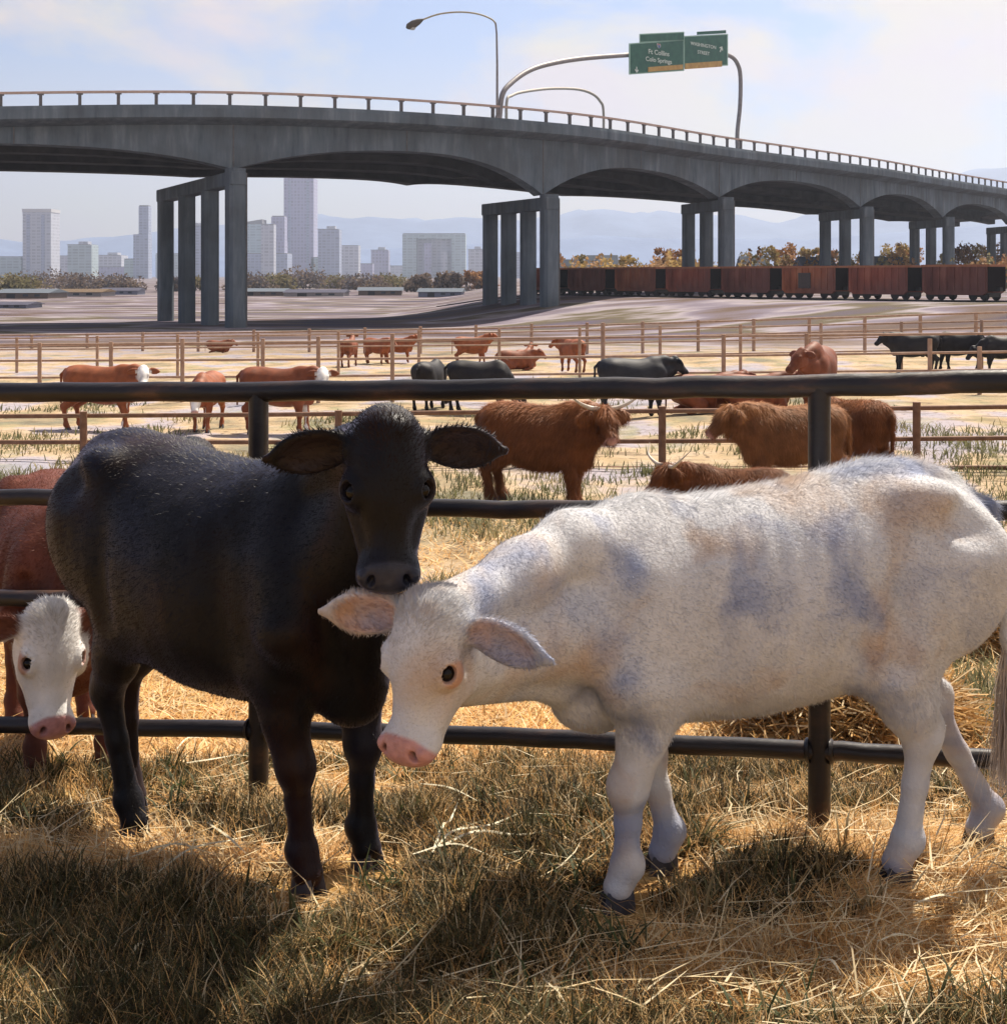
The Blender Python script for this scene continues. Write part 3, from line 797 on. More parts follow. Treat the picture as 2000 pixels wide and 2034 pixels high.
for i, (px, pt, wpx, d, c, lb) in enumerate(AT):
    p = P(px, pt, d); g = gz(p.x, d); build_tree(p.x, d, (p.z - g) * 1.12, wpx * d / 2660 * 1.75, c, lb, 'autumn trees beyond the train', 50 + i, 1300, .15, leaf=.34, name='autumn_tree')
# the golden scrub that fills the band between those trees: one mass
def build_scrub():
    rg = np.random.default_rng(77); n = 17000
    px = 1050 + 950 * rg.random(n); d = 225 + 90 * rg.random(n); x = (px * S - 1000) / F * d
    hgt = (3.9 + 5.2 * fbm(px * .035, d * .02 + 3, 3) ** 1.2) * (.6 + .4 * vn(px * .11, px * 0 + 2))
    z = gz_np(x, d) + hgt * rg.random(n) ** .55
    c = np.stack([x, d, z], 1); s = .20 + .26 * rg.random(n)
    a = rg.normal(size=(n, 3)); a /= np.linalg.norm(a, axis=1, keepdims=True); b = np.cross(a, rg.normal(size=(n, 3))); b /= np.linalg.norm(b, axis=1, keepdims=True)
    V = np.stack([c - a * s[:, None], c + b * s[:, None] * .7, c + a * s[:, None], c - b * s[:, None] * .7], 1).reshape(-1, 3)
    me = np_mesh('autumn_scrub', V, np.arange(n * 4).reshape(-1, 4), smooth=False)
    pal = np.array([(.36, .21, .08), (.42, .29, .11), (.30, .15, .06), (.26, .22, .10), (.40, .24, .12)])
    k = (fbm(px * .02 + 9, d * .01, 2) * 9).astype(int) % 5
    set_col(me, np.repeat(pal[k] * (.7 + .6 * rg.random(n))[:, None], 4, 0))
    o = link_mesh('autumn_scrub', me, M_LEAF); o['kind'] = 'stuff'
build_scrub()
# dark scrub and trees in front of the city
ST = [(90, 530, 90, 560, DK, 'dark low tree clump under the slim left tower'), (30, 536, 70, 420, OL, 'olive bush by the left edge below the skyline'),
      (160, 533, 80, 500, DK, 'dark bushy tree left of the first pier'), (222, 536, 60, 470, DK, 'small dark tree just left of the first pier'),
      (322, 526, 30, 430, DK, 'dark tree seen between the first and second bridge columns'), (366, 528, 30, 450, OL, 'olive tree between the bridge columns'),
      (470, 527, 60, 470, DK, 'dark bush right of the front column'), (520, 524, 50, 480, OL, 'olive tree below the stepped violet tower'),
      (572, 516, 72, 500, DK, 'broad dark tree below the tallest tower'), (640, 528, 60, 520, OL, 'olive tree below the blue tower'),
      (690, 530, 70, 480, DK, 'low dark tree below the small violet tower'), (738, 524, 50, 500, OL, 'olive tree left of the portal building'),
      (792, 524, 40, 420, DK, 'dark narrow tree at the left foot of the portal building'), (850, 518, 40, 400, DK, 'dark tree at the right foot of the portal building'),
      (900, 516, 40, 420, OR, 'rust tree left of the middle pier')]
for i, (px, pt, wpx, d, c, lb) in enumerate(ST):
    p = P(px, pt, d); g = gz(p.x, d); build_tree(p.x, d, max(3.6, p.z - g) * 1.0, wpx * d / 2660 * 1.7, c, lb, 'dark trees before the city', 150 + i, 1500, .06, leaf=.55, name='scrub_tree')
# low sheds on the plain and houses beyond the train
M_SHED = [mat_plain('shed_wall_pale', (.30, .28, .28)), mat_plain('shed_wall_brown', (.16, .12, .10)), mat_plain('shed_wall_blue', (.20, .22, .30))]
M_SROOF = [mat_plain('shed_roof_grey', (.085, .085, .115), .95, spec=.05), mat_plain('shed_roof_tan', (.15, .11, .075), .95, spec=.05), mat_plain('shed_roof_slate', (.13, .15, .18), .95, spec=.05)]
M_DARK = mat_plain('dark_opening', (.03, .03, .035)); M_GLASS = mat_plain('window_glass', (.05, .07, .09), rough=.15)
def house(px, pb, wpx, hpx, d, wm, rm, label, name='shed', cat='shed', group='sheds on the plain', pitch=.35, rot=0.1):
    p = P(px, pb, d); k = d / 2660; w = wpx * k; h = hpx * k; dp = min(w, 12)
    z = gz(p.x, d)
    r = empty(name, (p.x, d, z), label, cat, group, rz=rot)
    wall_h = h * .62
    mb = MB(); mb.box((0, 0, wall_h / 2 - .1), (w, dp, wall_h + .2)); mb.build('wall', wm, r)
    mb = MB(); o = .4; rz = h - wall_h
    a = [(-w / 2 - o, -dp / 2 - o, wall_h - .05), (w / 2 + o, -dp / 2 - o, wall_h - .05), (w / 2 + o, dp / 2 + o, wall_h - .05), (-w / 2 - o, dp / 2 + o, wall_h - .05), (-w / 2 - o, 0, wall_h + rz), (w / 2 + o, 0, wall_h + rz)]
    mb.add(a, [(0, 1, 5, 4), (2, 3, 4, 5), (0, 4, 3), (1, 2, 5), (0, 3, 2, 1)]); mb.build('roof', rm, r)
    mb = MB(); mb.box((-w * .2, -dp / 2 - .02, wall_h * .4), (w * .16, .08, wall_h * .8)); mb.build('door', M_DARK, r)
    for s in (.08, .3):
        mb = MB(); mb.box((w * s, -dp / 2 - .02, wall_h * .55), (w * .1, .08, wall_h * .4)); mb.build('window', M_GLASS, r)
HS = [(1138, 500, 52, 18, 255, 0, 2, 'house with a slate grey roof beyond the train right of the middle pier'),
      (1074, 504, 34, 14, 260, 2, 2, 'low slate roofed house beyond the train beside the middle pier'),
      (1540, 500, 60, 15, 240, 0, 2, 'house with a slate grey roof beyond the train before the fourth pier'),
      (1655, 500, 26, 16, 245, 2, 2, 'narrow slate roofed house right of the fourth pier'),
      (1684, 500, 36, 15, 250, 0, 2, 'slate roofed house between the fourth and fifth piers'),
      (1420, 500, 40, 16, 250, 2, 2, 'small slate roofed house right of the third pier')]
for i, (px, pb, w, h, d, wm, rm, lb) in enumerate(HS):
    # roofs rise over the train, so the house is as tall as its ridge asks
    k = d / 2660; p = P(px, pb - h, d); hh = (p.z - gz(p.x, d)) / k
    house(px, pb, w, hh, d, M_SHED[wm], M_SROOF[rm], lb, 'house', 'house', 'houses beyond the train', rot=.15 * (i % 3 - 1))
SH = [(60, 566, 100, 18, 300, 1, 2, 'long brown shed at the left edge of the plain'), (150, 560, 110, 14, 330, 0, 1, 'long low tan roofed shed left of the first pier'),
      (232, 556, 70, 13, 360, 2, 0, 'short grey shed just left of the first pier'), (500, 552, 90, 14, 340, 1, 2, 'brown shed right of the front column'),
      (600, 556, 110, 13, 330, 0, 0, 'long pale shed under the middle of the bridge span'), (720, 550, 80, 15, 350, 1, 2, 'brown shed left of the portal building'),
      (835, 548, 80, 16, 320, 2, 2, 'blue grey shed left of the middle pier'), (20, 590, 90, 12, 210, 2, 0, 'low grey shed nearest the left edge')]
for i, (px, pb, w, h, d, wm, rm, lb) in enumerate(SH):
    house(px, pb, w, h, d, M_SHED[wm], M_SROOF[rm], lb, rot=.05 * (i % 3 - 1))

# freight train on the embankment
M_RUST = mat_noise('rusty_wagon_paint', [(.3, (.14, .038, .024)), (.5, (.27, .075, .046)), (.7, (.38, .14, .085))], scale=.8, rough=.85, stretch=(1.5, 1.5, .4), tint=((.16, .07, .06), .3, .7))
M_ENDP = mat_plain('wagon_end_black', (.012, .008, .008), .95, spec=.05); M_BOGIE = mat_plain('bogie_black', (.025, .022, .022)); M_EDGE = mat_plain('wagon_top_edge', (.34, .13, .06))
def _rustv(nm, a, b, c): return mat_noise(nm, [(.3, a), (.5, b), (.7, c)], scale=.8, rough=.85, stretch=(1.5, 1.5, .4), tint=((.16, .07, .06), .3, .7))
M_RUSTV = [_rustv('rusty_wagon_paint_dark', (.09, .03, .024), (.17, .058, .042), (.26, .11, .08)), _rustv('rusty_wagon_paint_orange', (.19, .055, .026), (.34, .11, .05), (.44, .19, .10))]
M_DOORP = mat_plain('wagon_door_grey', (.075, .06, .055), .9)
def build_train():
    Lw, gap = 6.7, 1.55
    n0 = Vector((TD[0], TD[1], 0)); an = math.atan2(TD[1], TD[0])
    names = ['leftmost rust wagon of the train, mostly behind the middle pier columns', 'rust wagon just right of the middle pier', 'rust wagon third from the left, under the house roof', 'rust wagon fourth from the left, under the pair of rust trees', 'rust wagon right of the third pier', 'rust wagon with a dark door patch below the fourth pier', 'rust wagon below the gap between fourth and fifth pier', 'largest rust wagon, cut by the right edge of the picture']
    proto = None
    for i in range(8):
        s = -7.2 + i * (Lw + gap)
        c = Vector((TP0[0], TP0[1], 0)) + n0 * s
        z = gz(c.x, c.y)
        if proto is None:
            r = empty('freight_wagon', (0, 0, 0)); proto = r
            H0, H1, W2 = .50, 3.0, 1.3
            mb = MB()
            poly = [(-Lw / 2, H0 + .35), (-Lw / 2 + .5, H0), (Lw / 2 - .5, H0), (Lw / 2, H0 + .35), (Lw / 2, H1), (-Lw / 2, H1)]
            vs = [(x, -W2, zz) for x, zz in poly] + [(x, W2, zz) for x, zz in poly]
            mb.add(vs, [(0, 1, 2, 3, 4, 5), (11, 10, 9, 8, 7, 6)] + [(i2, i2 + 6, (i2 + 1) % 6 + 6, (i2 + 1) % 6) for i2 in range(6)])
            for k in range(9):
                x = -Lw / 2 + .25 + k * (Lw - .5) / 8
                for sgn in (-1, 1): mb.box((x, sgn * (W2 + .05), (H0 + .35 + H1) / 2), (.14, .12, H1 - H0 - .4))
            mb.build('body', M_RUST, r)
            mb = MB()
            for sgn in (-1, 1): mb.box((0, sgn * W2, H1 + .08), (Lw + .06, .22, .2))
            for sgn in (-1, 1): mb.box((sgn * Lw / 2, 0, H1 + .08), (.18, W2 * 2 - .23, .196))
            mb.build('rim', M_EDGE, r)
            for sgn in (-1, 1):
                mb = MB(); mb.box((sgn * Lw * .33, 0, .52), (1.9, 2.0, .4)); bo = mb.build('bogie', M_BOGIE, r)
                for q in (-.6, .6):
                    for t in (-1, 1):
                        mb = MB(); mb.tube([Vector((sgn * Lw * .33 + q, t * .78, .42)), Vector((sgn * Lw * .33 + q, t * .9, .42))], .42, 14); mb.build('wheel', M_BOGIE, bo)
            for sgn in (-1, 1):
                mb = MB(); mb.box((sgn * (Lw / 2 + .03), 0, (H0 + H1) / 2 + .15), (.06, W2 * 2 + .02, H1 - H0 - .35)); mb.build('end_panel', M_ENDP, r)
                mb = MB(); mb.box((sgn * (Lw / 2 + .27), 0, 1.0), (.44, .4, .35)); mb.build('coupler', M_BOGIE, r)
        else:
            r = proto.copy(); COL.objects.link(r)
            for ch in proto.children:
                cc = ch.copy(); COL.objects.link(cc); cc.parent = r
                if ch.name.startswith('body') and i % 3:
                    cc.data = ch.data.copy(); cc.data.materials[0] = M_RUSTV[i % 3 - 1]
                for g in ch.children:
                    gg = g.copy(); COL.objects.link(gg); gg.parent = cc
        if i == 5:
            mb = MB(); mb.box((-.4, -1.3 - .09, 1.75), (1.5, .08, 1.5)); dp = mb.build('door', M_DOORP, r); dp['label'] = 'dark grey door patch'
        r.location = (c.x, c.y, z + .12); r.rotation_euler = (0, 0, an)
        tag(r, names[i], 'freight wagon', 'rust red wagons of the train')
    a = Vector((TP0[0], TP0[1], 0)) - n0 * 30; b = Vector((TP0[0], TP0[1], 0)) + n0 * 75
    nn = Vector((-n0.y, n0.x, 0))
    root = empty('railway_track', (TP0[0], TP0[1], gz(*TP0)), 'steel railway track under the rust red wagons', 'railway track')
    for sgn in (-1, 1):
        mb = MB(); pts = []
        for k in range(36):
            q = a.lerp(b, k / 35) + nn * sgn * .84; pts.append(Vector((q.x, q.y, gz(q.x, q.y) + .08)) - root.location)
        mb.tube(pts, .07, 6); mb.build('rail', M_BOGIE, root)
build_train()
# ------------------------------------------------------------------ fences
M_PIPE = mat_noise('dark_steel_pipe', [(.3, (.010, .008, .009)), (.52, (.020, .016, .017)), (.62, (.045, .026, .020)), (.72, (.12, .058, .034))], scale=7, rough=.42, metal=.1, spec=.45, stretch=(.3, 1, 1), bump=.15, bscale=40)
M_PIPE2 = mat_noise('rusty_brown_pipe', [(.3, (.13, .065, .038)), (.6, (.22, .12, .075)), (.8, (.32, .20, .13))], scale=6, rough=.7, metal=.1)
M_PIPE3 = mat_noise('weathered_tan_pipe', [(.3, (.30, .185, .13)), (.7, (.46, .32, .24))], scale=4, rough=.8)
def fence(name, label, rails, posts, rr, pr, mat, loc, rail_r=None, mat_post=None, weld=False):
    """rails: lists of world points; posts: (x, y, ztop)"""
    r = empty(name, loc, label, 'fence')
    for i, pts in enumerate(rails):
        if weld:
            rg = np.random.default_rng(i + 3); c = []
            for a, b in zip(pts[:-1], pts[1:]):
                for k in range(8): c.append(Vector(a).lerp(Vector(b), k / 8) + Vector((0, 0, rg.normal() * .0022)))
            pts = c + [Vector(pts[-1])]
        mb = MB(); mb.tube([Vector(p) - r.location for p in pts], (rail_r[i] if rail_r else rr), 14); mb.build('rail', mat, r, smooth=True)
    for (x, y, zt) in posts:
        zb = gz(x, y) - .35
        mb = MB(); mb.tube([Vector((0, 0, zb)), Vector((0, 0, zt))], pr, 14)
        if weld:
            for i, pts in enumerate(rails[1:]):
                for a, b in zip(pts[:-1], pts[1:]):
                    if a.x <= x <= b.x:
                        c = Vector(a).lerp(Vector(b), (x - a.x) / (b.x - a.x)) - Vector((x, y, 0)); t = (Vector(b) - Vector(a)).normalized()
                        for sg in (-1, 1): mb.tube([c + t * sg * (pr - .004), c + t * sg * (pr + .006), c + t * sg * (pr + .012)], [rail_r[i + 1] + .013, rail_r[i + 1] + .010, rail_r[i + 1] + .002], 14)
        mb.build('post', mat_post or mat, r, smooth=True, loc=Vector((x, y, 0)) - r.location)
    return r
# near pipe fence: its line runs from far left to near right
def nf_y(px): return 6.18 - (px - 0) / 1904 * 1.10      # distance of the fence plane seen at column px
def nf(pxs, pys): return [P(a, b, nf_y(a)) for a, b in zip(pxs, pys)]
XS = [-1650, -500, 0, 480, 952, 1550, 1904, 2500, 3620]
rails = [nf(XS, [770, 747, 742, 741, 736, 729, 721, 708, 684]), nf(XS, [905, 928, 939, 950, 963, 966, 967, 972, 982]), nf(XS, [1100, 1124, 1130, 1136, 1143, 1155, 1162, 1175, 1200]), nf(XS, [1305, 1352, 1372, 1379, 1393, 1420, 1438, 1466, 1520])]
def npost(px, pt):
    y = nf_y(px) + .0; p = P(px, pt, y); return (p.x, y, p.z)
fence('pipe_fence', 'dark steel pipe fence with four heavy rails right behind the black and white cattle', rails, [npost(489, 741), npost(1549, 730), npost(-560, 748), npost(2560, 707), npost(-1610, 769), npost(3570, 685)], .035, .042, M_PIPE, (0, 5.6, gz(0, 5.6)), rail_r=[.043, .036, .036, .036], weld=True)

# middle brown fence behind the highland cattle
def mf_y(px): return 26.5 - px / 1904 * 2.0
XS = [-600, 0, 500, 952, 1400, 1904, 2500]
def mk(XS, pys, fy): return [P(a, b, fy(a)) for a, b in zip(XS, pys)]
rails = [mk(XS, [790, 787, 784, 779, 776, 769, 762], mf_y), mk(XS, [836, 836, 836, 836, 833, 828, 824], mf_y), mk(XS, [882, 884, 886, 886, 885, 884, 884], mf_y)]
def mpost(px, pt):
    y = mf_y(px) - .12; p = P(px, pt, y); return (p.x, y, p.z)
fence('pen_fence', 'rusty brown three rail pen fence behind the highland cattle', rails, [mpost(a, b) for a, b in ((-330, 780), (158, 778), (640, 776), (986, 772), (1252, 768), (1733, 760), (2200, 752))], .042, .068, M_PIPE2, (0, 25.5, gz(0, 25.5)))
# second pen fence behind the herefords
def f3_y(px): return 43.0 - px / 1904 * 4.0
rails = [mk(XS, [664, 652, 648, 640, 635, 630, 622], f3_y), mk(XS, [700, 682, 680, 676, 672, 665, 655], f3_y), mk(XS, [722, 714, 712, 708, 704, 699, 690], f3_y)]
def p3(px, pt):
    y = f3_y(px) - .1; p = P(px, pt, y); return (p.x, y, p.z)
fence('pen_fence', 'pale brown three rail fence behind the white faced red cattle', rails, [p3(a, b) for a, b in ((-200, 650), (75, 648), (210, 646), (345, 640), (497, 640), (602, 636), (742, 630), (1140, 610), (1368, 632), (1525, 630), (1758, 640), (1852, 655), (2100, 620))], .036, .062, M_PIPE3, (0, 41, gz(0, 41)))
# third pen fence, thin rails
def f5_y(px): return 57.0 - px / 1904 * 6.0
rails = [mk(XS, [648, 640, 634, 628, 618, 606, 596], f5_y), mk(XS, [668, 661, 656, 652, 643, 632, 622], f5_y), mk(XS, [688, 683, 680, 676, 668, 659, 650], f5_y)]
def p5(px, pt):
    y = f5_y(px) - .1; p = P(px, pt, y); return (p.x, y, p.z)
fence('pen_fence', 'thin tan three rail fence before the red cattle of the far pen', rails, [p5(a, 638 - a / 1904 * 34) for a in range(-120, 2100, 152)], .03, .06, M_PIPE3, (0, 54, gz(0, 54)))
# far fence
def f4_y(px): return 84.0 - px / 1904 * 14.0
rails = [mk(XS, [640, 634, 628, 620, 606, 590, 575], f4_y), mk(XS, [660, 656, 650, 644, 632, 618, 605], f4_y)]
def p4(px, pt):
    y = f4_y(px) - .1; p = P(px, pt, y); return (p.x, y, p.z)
fence('pen_fence', 'thin tan two rail fence farthest back below the bridge', rails, [p4(a, 634 - a / 1904 * 42) for a in range(-150, 2100, 105)], .05, .09, M_PIPE3, (0, 77, gz(0, 77)))
# ------------------------------------------------------------------ cattle: one continuous skin grown round a skeleton
def nrm3(v): v = np.asarray(v, float); return v / (np.linalg.norm(v) + 1e-12)
class Field:
    """smooth union of tapered limbs, ellipsoids and lofted trunks"""
    def __init__(self): self.ops = []
    def cone(self, a, b, ra, rb, k=.03, flat=None, sub=False):
        a = np.asarray(a, np.float32); b = np.asarray(b, np.float32)
        self.ops.append(('c', (a, b, ra, rb, flat), k, sub, (a + b) / 2, np.linalg.norm(b - a) / 2 + max(ra, rb) * (flat[1] if flat and flat[1] > 1 else 1)))
    def chain(self, pts, rs, k=.03, flat=None):
        for i in range(len(pts) - 1): self.cone(pts[i], pts[i + 1], rs[i], rs[i + 1], k, flat)
    def ell(self, c, r, ax=None, k=.03, sub=False):
        c = np.asarray(c, np.float32); r = np.asarray(r, np.float32)
        M = np.eye(3, dtype=np.float32) if ax is None else np.asarray(ax, np.float32)
        self.ops.append(('e', (c, r, M), k, sub, c, float(r.max())))
    def loft(self, st, k=.03, n=2.25):
        """stations (x, top, bottom, halfwidth, y centre, widest height 0..1)"""
        st = np.array(st, float)
        xs = st[:, 0]; u = np.linspace(xs[0], xs[-1], 160)
        def sm(c):
            m = np.gradient(c, xs)
            i = np.clip(np.searchsorted(xs, u) - 1, 0, len(xs) - 2); h = xs[i + 1] - xs[i]; t = (u - xs[i]) / h
            return (2 * t**3 - 3 * t**2 + 1) * c[i] + (t**3 - 2 * t**2 + t) * h * m[i] + (-2 * t**3 + 3 * t**2) * c[i + 1] + (t**3 - t**2) * h * m[i + 1]
        T = np.stack([u] + [sm(st[:, j]) for j in range(1, st.shape[1])], 1).astype(np.float32)
        self.ops.append(('l', (T, n), k, False, np.array([xs.mean(), 0, 1.]), 99.))
    def _one(self, op, Q):
        kind, a = op[0], op[1]
        if kind == 'c':
            A, B, ra, rb, flat = a
            if flat:
                dv, fc = np.asarray(flat[0], np.float32), flat[1]
                g = (1 / fc - 1)
                Q = Q + (Q @ dv)[:, None] * dv * g; A = A + dv * (A @ dv) * g; B = B + dv * (B @ dv) * g
            ba = B - A; pa = Q - A
            t = np.clip(pa @ ba / (ba @ ba + 1e-9), 0, 1)
            d = np.sqrt(((pa - t[:, None] * ba) ** 2).sum(1)) - (ra + (rb - ra) * t)
            return d * (min(1, flat[1]) if flat else 1)
        if kind == 'e':
            c, r, M = a
            q = (Q - c) @ M.T / r
            k0 = np.sqrt((q * q).sum(1)); k1 = np.sqrt(((q / r) ** 2).sum(1))
            return k0 * (k0 - 1) / (k1 + 1e-6)
        T, n = a
        x = np.clip(Q[:, 0], T[0, 0], T[-1, 0]); dx = Q[:, 0] - x
        I = lambda j: np.interp(x, T[:, 0], T[:, j])
        top, bot, w, yc, wz = I(1), I(2), I(3), I(4), I(5)
        hh = (top - bot) / 2; cz = (top + bot) / 2
        zz = (Q[:, 2] - cz) / hh
        # barrel is widest below the middle, narrow along the spine
        zc = np.clip(zz, -1, 1)
        wm = w * (1 - .22 * np.clip((zc - wz) / (1 - wz), 0, 1) ** 2)
        yy = np.abs(Q[:, 1] - yc) / wm
        r = (yy ** n + np.abs(zz) ** n) ** (1 / n)
        d = (r - 1) * np.minimum(wm, hh) * (1 + .25 * (r > 1))
        return np.where(np.abs(dx) > 1e-6, np.sqrt(np.maximum(d, 0) ** 2 + dx ** 2) + np.minimum(d, 0) * 0, d).astype(np.float32)
    def ev(self, Q, near=None):
        Q = Q.astype(np.float32)
        d = np.full(len(Q), 1.0, np.float32)
        for op in self.ops:
            k = op[2]
            if near is not None and np.linalg.norm(op[4] - near[0]) > near[1] + op[5] + k + .03: continue
            s = self._one(op, Q)
            if op[3]:
                h = np.clip(.5 - .5 * (d + s) / k, 0, 1); d = d * (1 - h) - s * h + k * h * (1 - h)
            else:
                h = np.clip(.5 + .5 * (s - d) / k, 0, 1); d = s * (1 - h) + d * h - k * h * (1 - h)
        return d
    def mesh(self, lo, hi, h, name):
        lo = np.asarray(lo, float); hi = np.asarray(hi, float)
        B = 8
        nb = np.ceil((hi - lo) / (h * B)).astype(int)
        g = [lo[i] + (np.arange(nb[i]) + .5) * h * B for i in range(3)]
        C = np.stack(np.meshgrid(*g, indexing='ij'), -1).reshape(-1, 3)
        dc = self.ev(C)
        G = np.repeat(np.repeat(np.repeat(np.where(dc < 0, -1., 1.).astype(np.float32).reshape(nb), B, 0), B, 1), B, 2)
        act = np.abs(dc) < h * B * 2.1 + .02
        off = (np.stack(np.meshgrid(*[np.arange(B)] * 3, indexing='ij'), -1).reshape(-1, 3) - (B - 1) / 2) * h
        ids = np.argwhere(act.reshape(nb)); cs = C[act]
        # work in super-blocks so that far limbs are skipped
        sb = 4; key = (ids // sb); kk = (key[:, 0] * 4096 + key[:, 1]) * 4096 + key[:, 2]
        order = np.argsort(kk, kind='stable'); kk = kk[order]
        cuts = np.flatnonzero(np.diff(kk)) + 1
        for grp in np.split(order, cuts):
            cc = cs[grp]; mid = (cc.min(0) + cc.max(0)) / 2; rad = np.linalg.norm(cc.max(0) - mid) + h * B
            Q = (cc[:, None] + off[None]).reshape(-1, 3)
            v = self.ev(Q, (mid, rad)).reshape(len(grp), B, B, B)
            for j, gi in enumerate(grp):
                a, b, c = ids[gi] * B
                G[a:a + B, b:b + B, c:c + B] = v[j]
        V, Fq = surface_nets(G, lo + h * .5, h)
        return np_mesh(name, V, Fq), V, Fq

def surface_nets(G, lo, h):
    Sg = G < 0
    n = np.array(G.shape) - 1
    cn = np.zeros(n, np.uint8)
    for i in (0, 1):
        for j in (0, 1):
            for k in (0, 1):
                cn += Sg[i:i + n[0], j:j + n[1], k:k + n[2]]
    act = (cn > 0) & (cn < 8)
    idx = np.argwhere(act)
    vid = np.full(n, -1, np.int32); vid[act] = np.arange(len(idx))
    cor = np.array([(i, j, k) for i in (0, 1) for j in (0, 1) for k in (0, 1)])
    g = np.stack([G[idx[:, 0] + c[0], idx[:, 1] + c[1], idx[:, 2] + c[2]] for c in cor], 1)
    pos = np.zeros((len(idx), 3)); cnt = np.zeros(len(idx))
    for a in range(8):
        for b in range(a + 1, 8):
            if np.abs(cor[a] - cor[b]).sum() != 1: continue
            m = (g[:, a] < 0) != (g[:, b] < 0)
            t = g[:, a] / np.where(m, g[:, a] - g[:, b], 1)
            pos += np.where(m[:, None], cor[a] + t[:, None] * (cor[b] - cor[a]), 0); cnt += m
    V = lo + (idx + pos / cnt[:, None]) * h
    faces = []
    for ax in range(3):
        b_, c_ = (ax + 1) % 3, (ax + 2) % 3
        sl0 = [slice(1, -1)] * 3; sl1 = [slice(1, -1)] * 3
        sl0[ax] = slice(0, -1); sl1[ax] = slice(1, None)
        e0, e1 = Sg[tuple(sl0)], Sg[tuple(sl1)]
        ch = np.argwhere(e0 != e1); ins = e0[tuple(ch.T)]
        o = np.array([1, 1, 1]); o[ax] = 0; p = ch + o
        def vv(db, dc):
            q = p.copy(); q[:, b_] += db; q[:, c_] += dc; return vid[tuple(q.T)]
        f = np.stack([vv(-1, -1), vv(0, -1), vv(0, 0), vv(-1, 0)], 1)
        f[~ins] = f[~ins][:, ::-1]
        faces.append(f)
    Fq = np.concatenate(faces); Fq = Fq[(Fq >= 0).all(1)]
    return V, Fq

def vert_normals(V, Fq):
    n = np.cross(V[Fq[:, 2]] - V[Fq[:, 0]], V[Fq[:, 3]] - V[Fq[:, 1]])
    out = np.zeros_like(V)
    for c in range(4): np.add.at(out, Fq[:, c], n)
    return out / (np.linalg.norm(out, axis=1, keepdims=True) + 1e-12)

def head_axes(f, up):
    f = nrm3(f); u = np.asarray(up, float); u = nrm3(u - f * (u @ f)); s = np.cross(u, f)
    return np.stack([f, s, u])                    # rows: towards muzzle, to the animal's left, out of the forehead

STD = [(-.80, 1.24, 1.02, .09, 0, -.1), (-.72, 1.33, .86, .18, 0, -.1), (-.58, 1.375, .76, .245, 0, -.1), (-.38, 1.385, .66, .285, 0, -.2), (-.12, 1.36, .58, .33, 0, -.25),
       (.14, 1.345, .55, .335, 0, -.25), (.38, 1.37, .57, .28, 0, -.2), (.56, 1.37, .61, .235, 0, -.2), (.70, 1.30, .66, .19, 0, -.2), (.80, 1.16, .76, .10, 0, -.1)]
def hind_leg(s, dx=0.0, dy=0.0, bend=0.0, zf=0.0):
    """hip, stifle, hock, fetlock, hoof top; dx moves the foot"""
    y = .19 * s
    return [(-.50, y * .9, 1.10), (-.33 + dx * .25, y * 1.12 + dy * .3, .80), (-.68 + dx * .8, y + dy * .8, .50 + bend), (-.62 + dx, y * .95 + dy, .145 + zf), (-.585 + dx, y * .95 + dy, .075 + zf)]
def fore_leg(s, dx=0.0, dy=0.0, zf=0.0):
    y = .165 * s
    return [(.58, y, 1.02), (.49 + dx * .1, y * 1.12 + dy * .2, .74), (.525 + dx * .6, y + dy * .6, .42), (.52 + dx, y * .95 + dy, .14 + zf), (.545 + dx, y * .95 + dy, .072 + zf)]
HR = [.16, .115, .056, .042, .046]
FR_ = [.135, .095, .056, .040, .045]

